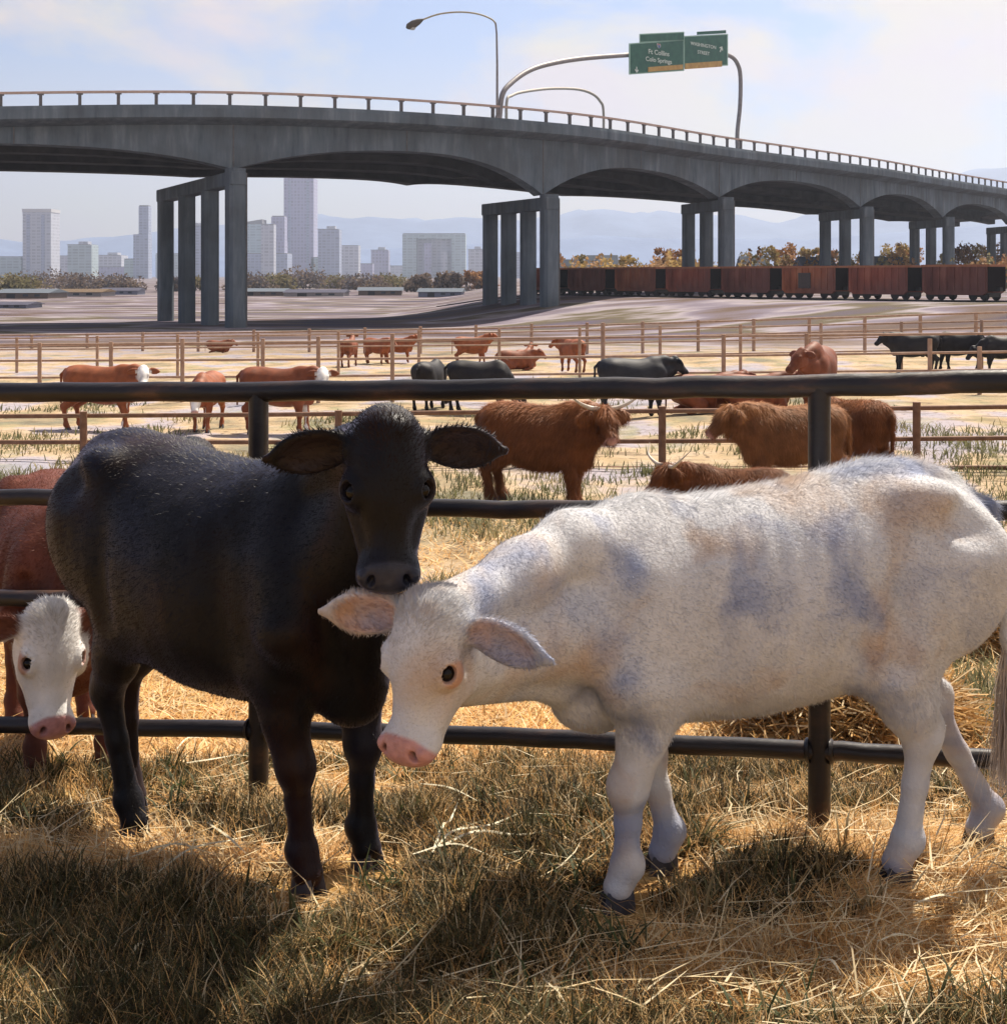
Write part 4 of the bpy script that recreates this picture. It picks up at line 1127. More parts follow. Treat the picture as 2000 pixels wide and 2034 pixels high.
def build_skin(cfg):
    """returns mesh, vertices, faces and the numbers later parts need"""
    Fd = Field()
    st = cfg.get('trunk', STD)
    Fd.loft(st, .02, cfg.get('n', 2.25))
    lying = cfg.get('lying', False)
    hoof = []
    thick = cfg.get('thick', 1.0)
    rbody = cfg.get('detail', True)
    for leg, rs, hind in [(l, HR, True) for l in cfg['hind']] + [(l, FR_, False) for l in cfg['fore']]:
        p = [np.array(q, float) for q in leg]; s = np.sign(p[0][1]) or 1
        rs = [r * thick for r in rs]
        if hind:
            Fd.cone(p[0], p[1], rs[0], rs[1], .09, ((0, 1, 0), .72))
            m = p[1] * .45 + p[2] * .55
            Fd.cone(p[1], m, rs[1], .080 * thick, .05, ((0, 1, 0), .75))
            Fd.cone(m, p[2], .07 * thick, rs[2], .04, ((0, 1, 0), .85))
            # hamstring and point of the hock
            Fd.cone(p[0] + (-.13, 0, -.02), p[1] * .35 + p[2] * .65 + np.array((-.015, 0, .06)), .085, .04 * thick, .06, ((0, 1, 0), .7))
            Fd.ell(p[2] + (-.040, 0, .030), (.036 * thick, .028 * thick, .05 * thick), k=.02)
            Fd.cone(p[2] + (-.04, 0, .05), p[1] * .45 + p[2] * .55 + (-.05, 0, .06), .020 * thick, .030 * thick, .03)
        else:
            Fd.cone(p[0], p[1], rs[0], rs[1], .09, ((0, 1, 0), .66))
            m = p[1] * .5 + p[2] * .5
            Fd.cone(p[1], m, rs[1] * .92, .066 * thick, .05, ((0, 1, 0), .82))
            Fd.cone(m, p[2], .064 * thick, rs[2] * .95, .03)
            Fd.ell(p[2] + (.012, 0, -.005), (.05 * thick, .05 * thick, .065 * thick), k=.025)
        c1 = p[2] * .55 + p[3] * .45
        Fd.cone(p[2], c1, rs[2] * .84, .034 * thick, .025, ((0, 1, 0), .92))
        Fd.cone(c1, p[3], .033 * thick, rs[3] * .95, .025, ((0, 1, 0), .92))
        Fd.ell(p[3] + (-.012, 0, 0), (.042 * thick, .042 * thick, .044 * thick), k=.025)
        if np.linalg.norm(p[3] - p[4]) > .01: Fd.cone(p[3], p[4], rs[3] * .95, rs[4] * .92, .02)
        hoof.append((p[4], p[4] - p[3], thick))
    # hooks, pins, shoulder
    if rbody and not lying:
        sa = np.array(st, float); zt = lambda x: float(np.interp(x, sa[:, 0], sa[:, 1])); wd_ = lambda x: float(np.interp(x, sa[:, 0], sa[:, 3]))
        for s in (-1, 1):
            w4 = wd_(-.42); x0 = sa[0, 0]
            Fd.ell((-.43, s * w4 * .76, zt(-.43) - .105), (.07, .045, .045), k=.14)
            Fd.ell((-.56, s * (wd_(-.56) + .015), zt(-.56) - .17), (.09, .045, .06), k=.10, sub=True)   # hollow between hook and pin                      # hook bone
            Fd.ell((x0 + .05, s * .085, zt(x0 + .05) - .10), (.05, .045, .045), k=.07)                    # pin bone
            Fd.ell((-.56, s * wd_(-.56) * .78, zt(-.56) - .36), (.17, .085, .23), k=.07)                  # thigh
            Fd.cone((-.30, s * (wd_(-.3) + .035), zt(-.3) - .22), (-.27, s * (wd_(-.27) + .04), zt(-.27) - .60), .035, .05, .07, None, True)   # hollow before the thigh
            Fd.ell((-.58, s * (w4 * .55), zt(-.58) - .005), (.09, .035, .02), k=.06, sub=True)
            Fd.cone((.50, s * .09, zt(.50) - .13), (.63, s * (wd_(.6) + .015), zt(.6) - .48), .05, .085, .10)   # shoulder blade
            Fd.cone((.33, s * (wd_(.34) + .025), zt(.34) - .24), (.36, s * (wd_(.34) + .03), zt(.34) - .62), .03, .04, .07, None, True)   # behind the shoulder
            Fd.cone((.72, s * .205, zt(.6) - .30), (.77, s * .15, zt(.6) - .62), .02, .03, .06, None, True)     # before the shoulder
    # neck
    nk = cfg['neck']                                 # list of (point, radius, flat)
    for (a, ra), (b, rb) in zip(nk['crest'][:-1], nk['crest'][1:]): Fd.cone(a, b, ra, rb, .11)
    for (a, ra), (b, rb) in zip(nk['throat'][:-1], nk['throat'][1:]): Fd.cone(a, b, ra, rb, .08)
    for (a, ra), (b, rb) in zip(nk.get('dewlap', [])[:-1], nk.get('dewlap', [])[1:]): Fd.cone(a, b, ra, rb, .06)
    # head
    hp = np.array(cfg['head'], float); A = head_axes(cfg['face'], cfg['brow']); hs = cfg.get('head_scale', 1.0); hv = np.array(cfg.get('head_prop', (1, 1, 1))) * hs
    H = lambda f, s, u: hp + (np.array([f, s, u]) * hv) @ A
    def E(c, r, k, sub=False, ax=A): Fd.ell(H(*c), np.array(r) * (hv if ax is A else hs), ax, k, sub)
    def Cn(a, b, ra, rb, k, sub=False): Fd.cone(H(*a), H(*b), ra * hs, rb * hs, k, None, sub)
    fine = cfg.get('fine', False)
    E((.075, 0, -.085), (.115, .100, .100), .05)
    E((.015, 0, -.045), (.055, .070, .055), .04)            # poll
    E((.17, 0, -.062), (.135, .098, .075), .05)
    Cn((.17, 0, -.075), (.42, 0, -.075), .082, .058, .05)
    E((.17, 0, -.15), (.12, .078, .085), .05)
    for s in (-1, 1):
        E((.165, s * .062, -.165), (.105, .034, .085), .04)
        Cn((.26, s * .045, -.15), (.42, s * .03, -.125), .05, .036, .05)
        E((.195, s * .092, -.048), (.05, .030, .036), .03)     # brow ridge
        Cn((.22, s * .088, -.10), (.36, s * .058, -.10), .022, .02, .04)   # cheek bone
    E((.445, 0, -.085), (.068, .080, .066), .035)
    E((.475, 0, -.075), (.040, .072, .048), .02)
    E((.44, 0, -.142), (.055, .052, .030), .02)
    eyes = []
    for s in (-1, 1):
        ep = cfg.get('eye', (.088, -.066, .82, .56)); ec = np.array((.205, s * ep[0], ep[1])); ne = nrm3((-.06, s * ep[2], ep[3])); t1 = nrm3(np.array((1., 0, 0)) - ne * ne[0]); t2 = np.cross(ne, t1) * s
        if fine:
            E(ec + ne * -.008, (.052, .038, .044), .022)
            E(ec + ne * .026, (.029, .0235, .024), .005, True, np.stack([t1, t2, ne]) @ A)
            rg_ = [ec + ne * (.0165 - .007 * math.cos(q * math.pi / 4) ** 2) + t1 * .034 * math.cos(q * math.pi / 4) + t2 * .0270 * math.sin(q * math.pi / 4) for q in range(9)]
            for q in range(8): Cn(rg_[q], rg_[q + 1], .0062 if q < 4 else .005, .0062 if q < 4 else .005, .007)
            # nostrils and mouth
            nf_ = nrm3((.60, s * .35, .72)); na = nrm3(np.array((.5, -s * .8, .0))); na = nrm3(na - nf_ * (na @ nf_)); nb_ = np.cross(nf_, na)
            nax = np.stack([na, nb_, nf_]) @ A
            E((.478, s * .046, -.040), (.013, .020, .020), .008, True, nax)
            E((.462, s * .060, -.042), (.010, .013, .014), .010, True, nax)
            E((.462, s * .066, -.060), (.020, .012, .026), .02)
            Cn((.50, s * .0, -.124), (.478, s * .055, -.122), .0035, .0045, .008, True); Cn((.478, s * .055, -.122), (.40, s * .074, -.124), .0045, .003, .008, True)
        eyes.append((H(*(ec + ne * .006)), s))
    # ears
    ears = []
    for s in (-1, 1):
        eb = np.array((.055, s * .085, -.085)); es = cfg.get('ear', (.02, 1.0, -.10, .105, .062))   # direction f,s,u ; half length ; half width
        if isinstance(es, dict): es = es[s]
        d = nrm3(np.array((es[0], es[1] * s, es[2]))); ln, wd = es[3], es[4]
        face_n = nrm3(np.array(es[5:8]) * np.array((1, s, 1))) if len(es) > 5 else nrm3(np.array((.55, s * .0, .8)))
        face_n = nrm3(face_n - d * (face_n @ d)); w_ax = np.cross(d, face_n)
        ax = np.stack([d, w_ax, face_n]) @ A
        c = eb + d * (ln * .95)
        th = .0195 if fine else .03
        Fd.cone(H(*(eb - d * .02)), H(*(eb + d * ln * .5)), .034 * hs, .030 * hs, .03)
        Fd.ell(H(*c), np.array((ln, wd, th)) * hs, ax, .02)
        Fd.cone(H(*(c + d * ln * .35)), H(*(c + d * ln * 1.08)), wd * .72 * hs, .016 * hs, .02, (nrm3(face_n @ A), .42))
        if fine:
            Fd.ell(H(*(c + face_n * .0185 + d * .004)), np.array((ln * .88, wd * .76, .0205)) * hs, ax, .014, True)
        ears.append((H(*c), ax, ln * hs, wd * hs))
    if cfg.get('hump'):
        c, r = cfg['hump']; Fd.ell(c, r, k=.12)
    for (c, r, k) in cfg.get('extra', []): Fd.ell(c, r, k=k)
    for (a, b, ra, rb, k) in cfg.get('limbs', []): Fd.cone(a, b, ra, rb, k)
    tl = cfg.get('tail')
    if tl: Fd.chain(tl, [.045, .028, .022, .02, .016][:len(tl)] if len(tl) <= 5 else list(np.linspace(.045, .014, len(tl))), .03)
    # bounds
    lo = np.array([9., 9, 9]); hi = -lo
    for op in Fd.ops:
        if op[3]: continue
        if op[0] == 'l':
            T = op[1][0]; lo = np.minimum(lo, [T[0, 0] - .05, (T[:, 4] - T[:, 3]).min(), T[:, 2].min()]); hi = np.maximum(hi, [T[-1, 0] + .05, (T[:, 4] + T[:, 3]).max(), T[:, 1].max()])
        else:
            lo = np.minimum(lo, op[4] - op[5]); hi = np.maximum(hi, op[4] + op[5])
    me, V, Fq = Fd.mesh(lo - .04, hi + .04, cfg['res'], 'body')
    if cfg.get('ribs'):
        Nv = vert_normals(V, Fq); sa_ = np.array(st, float)
        xr = V[:, 0] + (V[:, 2] - 1.0) * .18
        k = sstep(-.26, -.12, xr) * sstep(.36, .22, xr) * sstep(.66, .78, V[:, 2]) * sstep(1.26, 1.08, V[:, 2]) * (np.abs(V[:, 1]) > .15)
        amp = cfg['ribs'] * np.sin(xr * 2 * np.pi / .082) * k
        lump = (fbm(V[:, 0] * 7 + 30, V[:, 2] * 7 + V[:, 1] * 5 + 30, 3) - .5) * .010 * sstep(.3, .5, V[:, 2])
        hv_ = cfg.get('head_prop', (1, 1, 1)); hh_ = np.linalg.norm((V - np.array(cfg['head'])), axis=1); lump = lump * sstep(.5, .65, hh_)
        V = V + Nv * (amp + lump)[:, None]
        me.vertices.foreach_set('co', np.ascontiguousarray(V, dtype=np.float32).ravel()); me.update()
    return me, V, Fq, dict(hoof=hoof, eyes=eyes, H=H, A=A, hp=hp, hs=hs, hv=hv, ears=ears, field=Fd)

def head_coords(V, info): return ((V - info['hp']) @ info['A'].T) / info['hv']

def make_hoof(mat, parent, p, d, s, yaw=0.0):
    """cloven hoof: two claws side by side"""
    mb = MB(); hh = p[2] + .012
    cx, sx = math.cos(yaw), math.sin(yaw)
    for t in (-1, 1):
        rows = []
        for (z, fwd, back, w) in ((hh, .034, -.038, .032), (hh - .042, .048, -.042, .036), (hh - .090, .062, -.046, .038)):
            row = []
            for q in range(12):
                a = 2 * math.pi * q / 12
                x = math.cos(a); x = (fwd if x > 0 else -back) * x * 1.0
                y = t * (.006 + w * .5) + math.sin(a) * w * .5 * (1 - .25 * max(0, math.cos(a)))
                row.append(Vector((p[0] + (x * cx - y * sx) * s, p[1] + (x * sx + y * cx) * s, z)))
            rows.append(row)
        vs = [v for r in rows for v in r]; n = 12
        mb.add(vs, [(i * n + k, i * n + (k + 1) % n, (i + 1) * n + (k + 1) % n, (i + 1) * n + k) for i in range(2) for k in range(n)] + [tuple(range(n)), tuple(2 * n + k for k in range(n - 1, -1, -1))])
    return mb.build('hoof', mat, parent, smooth=True)

def make_horn(pts, r0, mat, parent):
    c = catmull(pts, 8); n = len(c)
    mb = MB(); mb.tube(c, [r0 * (1 - .9 * (i / (n - 1)) ** 1.3) for i in range(n)], 12)
    return mb.build('horn', mat, parent, smooth=True)

def fur_mesh(name, V, Fq, colour, n, length, width, comb, lift=.35, seed=1, mask=None, droop=0.0, jit=.2):
    rg = np.random.default_rng(seed)
    a, b, c, d = (V[Fq[:, i]] for i in range(4))
    ar = np.linalg.norm(np.cross(c - a, d - b), axis=1) / 2
    Nn = vert_normals(V, Fq)
    wt = ar.copy()
    if mask is not None: wt *= mask[Fq].mean(1)
    cum = np.cumsum(wt); f = np.searchsorted(cum, rg.random(n) * cum[-1]).clip(0, len(Fq) - 1)
    u, v = rg.random(n)[:, None], rg.random(n)[:, None]
    bil = lambda X: (X[Fq[f, 0]] * (1 - u) + X[Fq[f, 1]] * u) * (1 - v) + (X[Fq[f, 3]] * (1 - u) + X[Fq[f, 2]] * u) * v
    p = bil(V); nn = bil(Nn); nn /= np.linalg.norm(nn, axis=1, keepdims=True) + 1e-9
    cl = bil(colour); cm = bil(comb); ln = bil(length[:, None])[:, 0] if not np.isscalar(length) else np.full(n, length)
    ln = ln * (.6 + .7 * rg.random(n))
    cm = cm - nn * (cm * nn).sum(1, keepdims=True)
    cm = cm / (np.linalg.norm(cm, axis=1, keepdims=True) + 1e-9) + rg.normal(size=(n, 3)) * .28
    dr = cm + nn * lift; dr /= np.linalg.norm(dr, axis=1, keepdims=True)
    sd = np.cross(nn, dr); sd /= np.linalg.norm(sd, axis=1, keepdims=True) + 1e-9
    w = width * (.7 + .6 * rg.random(n))[:, None]
    L_ = ln[:, None]
    dn = np.array([0, 0, -1.]) * droop
    m = p + dr * L_ * .5 + dn * L_ * .1
    tip = p + dr * L_ + (cm * .25 - nn * .12) * L_ * .5 + dn * L_ * .45
    p = p - nn * .002
    VV = np.stack([p - sd * w, p + sd * w, m + sd * w * .7, m - sd * w * .7, tip], 1).reshape(-1, 3)
    i = np.arange(n) * 5
    me = np_mesh(name, VV, [np.stack([i, i + 1, i + 2, i + 3], 1), np.stack([i + 3, i + 2, i + 4], 1)])
    cl = cl * (1 - jit + 2 * jit * rg.random(n))[:, None]
    set_col(me, np.repeat(cl, 5, 0))
    return me

M_HOOFL = mat_noise('hoof_horn_pale', [(.3, (.14, .12, .11)), (.7, (.26, .23, .21))], scale=20, rough=.55)
M_HOOF = mat_noise('hoof_horn', [(.3, (.035, .035, .045)), (.7, (.09, .09, .11))], scale=20, rough=.5)
def _eye_mat():
    m, t, b = new_mat('eye_dark'); b.inputs['Base Color'].default_value = (.007, .005, .005, 1); b.inputs['Roughness'].default_value = .16
    b.inputs['Specular IOR Level'].default_value = .22; return m
M_EYE = _eye_mat()
M_HORN = mat_noise('horn', [(.3, (.40, .34, .27)), (.7, (.62, .56, .48))], scale=6, rough=.45)
def add_eyes(info, root, r=.027):
    for c, s in info['eyes']:
        bm = bmesh.new(); bmesh.ops.create_uvsphere(bm, u_segments=20, v_segments=14, radius=r * info['hs'])
        me = bpy.data.meshes.new('eye'); bm.to_mesh(me); bm.free(); me.polygons.foreach_set('use_smooth', [True] * len(me.polygons))
        link_mesh('eye', me, M_EYE, root, Vector(c))

def neck_for(head, face, brow, scale, trunk, heavy=1.0, hv=(1, 1, 1)):
    A = head_axes(face, brow); hp = np.array(head, float)
    Hh = lambda f, s, u: hp + (np.array([f, s, u]) * np.array(hv) * scale) @ A
    sa = np.array(trunk); zt = lambda x: float(np.interp(x, sa[:, 0], sa[:, 1])); zb = lambda x: float(np.interp(x, sa[:, 0], sa[:, 2]))
    c0 = np.array((.48, 0, zt(.48) - .10)); c1 = Hh(.02, 0, -.15); t0 = np.array((.60, 0, (zt(.6) * .5 + zb(.6) * .5))); t1 = Hh(.15, 0, -.25)
    cm = c0 * .5 + c1 * .5 + np.array((.04, 0, .03)); tm = t0 * .5 + t1 * .5
    return dict(crest=[(c0, .10 * heavy), (cm, .095 * heavy), (c1, .09)], throat=[(t0, .19 * heavy), (tm, .145 * heavy), (t1, .09)],
                dewlap=[(np.array((.70, 0, zb(.7) + .02)), .08 * heavy), (tm + np.array((.02, 0, -.16)), .05 * heavy), (Hh(.26, 0, -.27), .04)])
# ------------------------------------------------------------------ the black cow and the white cow in front of the fence
M_BLACK = mat_attr('black_coat', wet=True, rough=.45, spec=.18, noise=.3, nscale=6, nstretch=(1, 1, .5), bump=.35, bscale=120, sheen=.16, light_tints=[((.036, .012, .006), 2.4, .6), ((.009, .010, .022), 3.6, .8)], bdist=.004)  # brown and blue patches paint reflected warm light and sky into the coat
M_BLACKF = mat_attr('black_fur', rough=.5, spec=.16, noise=.2, nscale=6, sheen=.09, light_tints=[((.036, .012, .006), 2.4, .6), ((.009, .010, .022), 3.6, .8)])
M_WHITE = mat_attr('white_coat', wet=True, rough=.75, spec=.2, noise=.08, nscale=9, bump=.5, bscale=90, light_tints=[((.46, .31, .20), 2.6, .75), ((.27, .31, .44), 3.3, .85)], bdist=.006)  # tan and lavender patches paint warm light and cool shade into the coat
M_WHITEF = mat_attr('white_fur', rough=.7, spec=.2, noise=.06, nscale=9, transl=.30, light_tints=[((.46, .31, .20), 2.6, .75), ((.27, .31, .44), 3.3, .85)])

def comb_field(V, info, cfg, hc):
    """hair runs back along the trunk, down the legs, up from the muzzle"""
    c = np.zeros_like(V); c[:, 0] = -.7; c[:, 2] = -.55
    low = sstep(.75, .5, V[:, 2])[:, None]
    c = c * (1 - low) + np.array([-.1, 0, -1.]) * low
    hm = sstep(.66, .5, hc[:, 0]) * sstep(-.10, -.02, hc[:, 0]) * sstep(.30, .2, np.abs(hc[:, 1])) * sstep(-.36, -.26, hc[:, 2])
    hd = info['A'][0] * -.6 + np.clip(hc[:, 1:2] / .06, -1, 1) * info['A'][1] * .5 - info['A'][2] * .4
    c = c * (1 - hm[:, None]) + hd * hm[:, None]
    return c, hm

def face_colour(C, hc, muz, rim, ear_in, info, V, skin=(.45, .20, .16)):
    f, s, u = hc.T
    inhead = (np.abs(s) < .11) & (f > .2) & (f < .56) & (u > -.19) & (u < .05)
    m = sstep(.436, .452, f + .30 * (u + .085) - .35 * np.maximum(0, np.abs(s) - .045)) * inhead * sstep(-.140, -.124, u)
    mot = (.72 + .5 * fbm(hc[:, 0] * 60 + 40, hc[:, 1] * 60 + 40, 3))[:, None]
    C = C * (1 - m[:, None]) + np.array(muz) * mot * m[:, None]
    hs_ = np.stack([f, np.abs(s), u], 1); nd = np.sqrt(((hs_ - np.array((.466, .048, -.052))) ** 2 / np.array((.021, .018, .018)) ** 2).sum(1))
    k = sstep(1.05, .55, nd)[:, None]; C = C * (1 - k) + np.array(muz) * .25 * k
    if rim is not None:
        e = np.stack([f - .204, np.abs(s) - .105, u + .054], 1)
        d = np.sqrt((e[:, 0] / .050) ** 2 + (e[:, 1] / .040) ** 2 + (e[:, 2] / .042) ** 2)
        k = sstep(1.05, .8, d)[:, None]; C = C * (1 - k) + np.array(rim) * k
    if ear_in is not None:
        for c, ax, ln, wd in info['ears']:
            q = (V - c) @ ax.T
            k = (sstep(1.0, .75, np.sqrt((q[:, 0] / ln) ** 2 + (q[:, 1] / wd) ** 2)) * (q[:, 2] > -.014) * (q[:, 2] < .03) * (np.abs(q[:, 0]) < ln))[:, None]
            C = C * (1 - k) + np.array(ear_in) * k
    return C, m

def hero(cfg):
    c_, s_ = math.cos(cfg['rz']), math.sin(cfg['rz'])
    for key in ('hind', 'fore'):                  # every foot stands on the ground under it
        legs = []
        for leg in cfg[key]:
            q = [list(map(float, p)) for p in leg]
            wx = cfg['loc'][0] + q[4][0] * c_ - q[4][1] * s_; wy = cfg['loc'][1] + q[4][0] * s_ + q[4][1] * c_
            dz = gz(wx, wy) - cfg['loc'][2] - .004
            q[4][2] += dz; q[3][2] += dz; q[2][2] += dz * .6; legs.append(q)
        cfg[key] = legs
    me, V, Fq, info = build_skin(cfg)
    root = empty('cow', cfg['loc'], cfg['label'], 'cow', None, cfg['rz'])
    hc = head_coords(V, info)
    C = np.tile(np.array(cfg['coat'], float), (len(V), 1))
    if 'paint' in cfg: C = cfg['paint'](C, V, hc)
    C, wt = face_colour(C, hc, cfg['muzzle'], cfg.get('rim'), cfg.get('ear_in'), info, V)
    set_col(me, np.hstack([C, 1 - wt[:, None]]))
    body = link_mesh('body', me, cfg['mat'], root)
    add_eyes(info, root, .027)
    for (p, d, th), yw in zip(info['hoof'], cfg.get('hoof_yaw', (0, 0, 0, 0))):
        make_hoof(cfg.get('hoof_mat', M_HOOF), root, p, d, .92 * th, yw)
    if cfg.get('fur'):
        comb, hm = comb_field(V, info, cfg, hc)
        n, l0, w = cfg['fur']
        ln = np.full(len(V), l0)
        ln *= 1 - .72 * sstep(.62, .46, V[:, 2]) * (1 - hm)
        ln *= 1 - .6 * hm * sstep(.10, .25, hc[:, 0])
        mask = np.ones(len(V)) * (1 - sstep(.42, .45, hc[:, 0]) * hm)
        e = np.sqrt((hc[:, 0] - .205) ** 2 + (np.abs(hc[:, 1]) - .1) ** 2 + (hc[:, 2] + .055) ** 2); mask *= 1 - (e < .042)
        poll = sstep(.13, .05, np.sqrt((hc[:, 0]) ** 2 + hc[:, 1] ** 2 * .6 + (hc[:, 2] + .04) ** 2)); ln = ln * (1 + cfg.get('tuft', 1.2) * poll)
        mask = mask * (1 + 1.5 * poll)
        for c, ax, eln, ewd in info['ears']:
            q = (V - c) @ ax.T; kk = sstep(1.1, .7, np.abs(q[:, 0]) / eln) * (np.abs(q[:, 1]) < ewd * 1.1) * (np.abs(q[:, 2]) < .05)
            edge = sstep(.55, .95, np.sqrt((q[:, 0] / eln) ** 2 + (q[:, 1] / ewd) ** 2)) * kk
            ln = ln * (1 + .5 * edge); inner = kk * (1 - edge) * (q[:, 2] > -.004); mask = mask * (1 - .55 * inner) * (1 + edge); ln = ln * (1 + .6 * inner)
        if 'fur_len' in cfg: ln = cfg['fur_len'](ln, V, hc)
        fm = fur_mesh('fur', V, Fq, C, n, ln, w, comb, lift=cfg.get('lift', .30), seed=5, mask=mask, jit=cfg.get('jit', .2))
        link_mesh('fur', fm, cfg['fur_mat'], root)
    tl = cfg.get('tail')
    if tl and cfg.get('switch'):
        sw(cfg, root, tl)
    return root, info

def sw(cfg, root, tl):
    """tail switch of long hair"""
    rg = np.random.default_rng(4); n, ln, col, mat = cfg['switch']
    a = np.array(tl[-2]); b = np.array(tl[-1])
    t = rg.random(n)[:, None] * 1.0
    p = a * (1 - t) + b * t + rg.normal(size=(n, 3)) * .010
    dr = nrm3(b - a) * .9 + rg.normal(size=(n, 3)) * .16 + np.array([0, 0, -.25]); dr /= np.linalg.norm(dr, axis=1, keepdims=True)
    L_ = (ln * (.5 + .6 * rg.random(n)))[:, None]
    sd = np.cross(dr, rg.normal(size=(n, 3))); sd /= np.linalg.norm(sd, axis=1, keepdims=True)
    w = .0013
    m = p + dr * L_ * .5 + rg.normal(size=(n, 3)) * .008; tip = p + dr * L_ + np.array([0, 0, -.06]) * L_ - (p - b) * .8
    VV = np.stack([p - sd * w, p + sd * w, m + sd * w, m - sd * w, tip], 1).reshape(-1, 3); i = np.arange(n) * 5
    me = np_mesh('tail_switch', VV, [np.stack([i, i + 1, i + 2, i + 3], 1), np.stack([i + 3, i + 2, i + 4], 1)])
    set_col(me, np.repeat(np.array(col)[None] * (.7 + .6 * rg.random(n))[:, None], 5, 0))
    link_mesh('tail_switch', me, mat, root)

RES_HERO = globals().get('RES_HERO', .0062)
# black cow: stands three-quarter on, head turned to the viewer
BR = math.atan2(-.647, .762)
def to_local(w, loc, rz):
    x, y = w[0] - loc[0], w[1] - loc[1]; c, s = math.cos(-rz), math.sin(-rz)
    return np.array((x * c - y * s, x * s + y * c, w[2] - loc[2]))
def dir_local(d, rz):
    c, s = math.cos(-rz), math.sin(-rz); return np.array((d[0] * c - d[1] * s, d[0] * s + d[1] * c, d[2]))
bl_loc = (-1.0, 4.99, 0.0)
_hp = to_local(P(733, 801, 4.06), bl_loc, BR)
_bA = head_axes(dir_local((.03, -.22, -1.0), BR), dir_local((.12, -1, .16), BR))
def bh(f, s, u): return _hp + np.array((f, s, u)) @ _bA
BL = dict(res=RES_HERO, fine=True, loc=bl_loc, rz=BR, label='black cow facing the viewer with wide ears, standing left of the white cow',
    ribs=.0002,  thick=1.2, eye=(.080, -.047, .70, .71), rim=(.030, .022, .020),
    hind=[hind_leg(1, -.20, .0), hind_leg(-1, .18, .10)], fore=[fore_leg(1, .0, .03), fore_leg(-1, .03, .05)],
    trunk=[(-.80, 1.27, 1.02, .09, 0, -.1), (-.72, 1.37, .86, .18, 0, -.1), (-.58, 1.415, .74, .25, 0, -.1), (-.38, 1.41, .64, .295, 0, -.2), (-.12, 1.37, .57, .345, 0, -.25),
           (.14, 1.355, .545, .35, 0, -.25), (.38, 1.39, .56, .29, 0, -.2), (.56, 1.39, .58, .245, 0, -.2), (.68, 1.32, .60, .20, 0, -.2), (.76, 1.18, .68, .11, 0, -.1)],
    neck=dict(crest=[((.48, 0, 1.28), .10), ((.74, -.06, 1.40), .10), (bh(.02, .0, -.16), .10)],
              throat=[((.62, 0, .98), .20), ((.76, -.05, 1.14), .165), (bh(.14, 0, -.27), .095)],
              dewlap=[((.68, 0, .64), .10), ((.78, -.05, .88), .06), (bh(.28, 0, -.32), .05)]),
    head=_hp, face=dir_local((.03, -.22, -1.0), BR), brow=dir_local((.12, -1, .16), BR), head_scale=1.02, head_prop=(.91, 1.12, 1.05),
    ear={1: (.10, 1.0, -.18, .112, .070, .55, .1, .8), -1: (.16, 1.0, -.18, .112, .070, .55, .1, .8)},
    coat=(.0045, .004, .0052), muzzle=(.045, .046, .060), ear_in=(.020, .012, .011), mat=M_BLACK, fur_mat=M_BLACKF, fur=(150000, .016, .0010), lift=.10, tuft=.25,
    tail=[(-.76, .0, 1.28), (-.84, .03, 1.22), (-.83, .09, 1.0), (-.80, .12, .80), (-.78, .14, .66)], switch=(500, .18, (.010, .009, .011), M_BLACKF))
black_root, black_info = hero(BL)

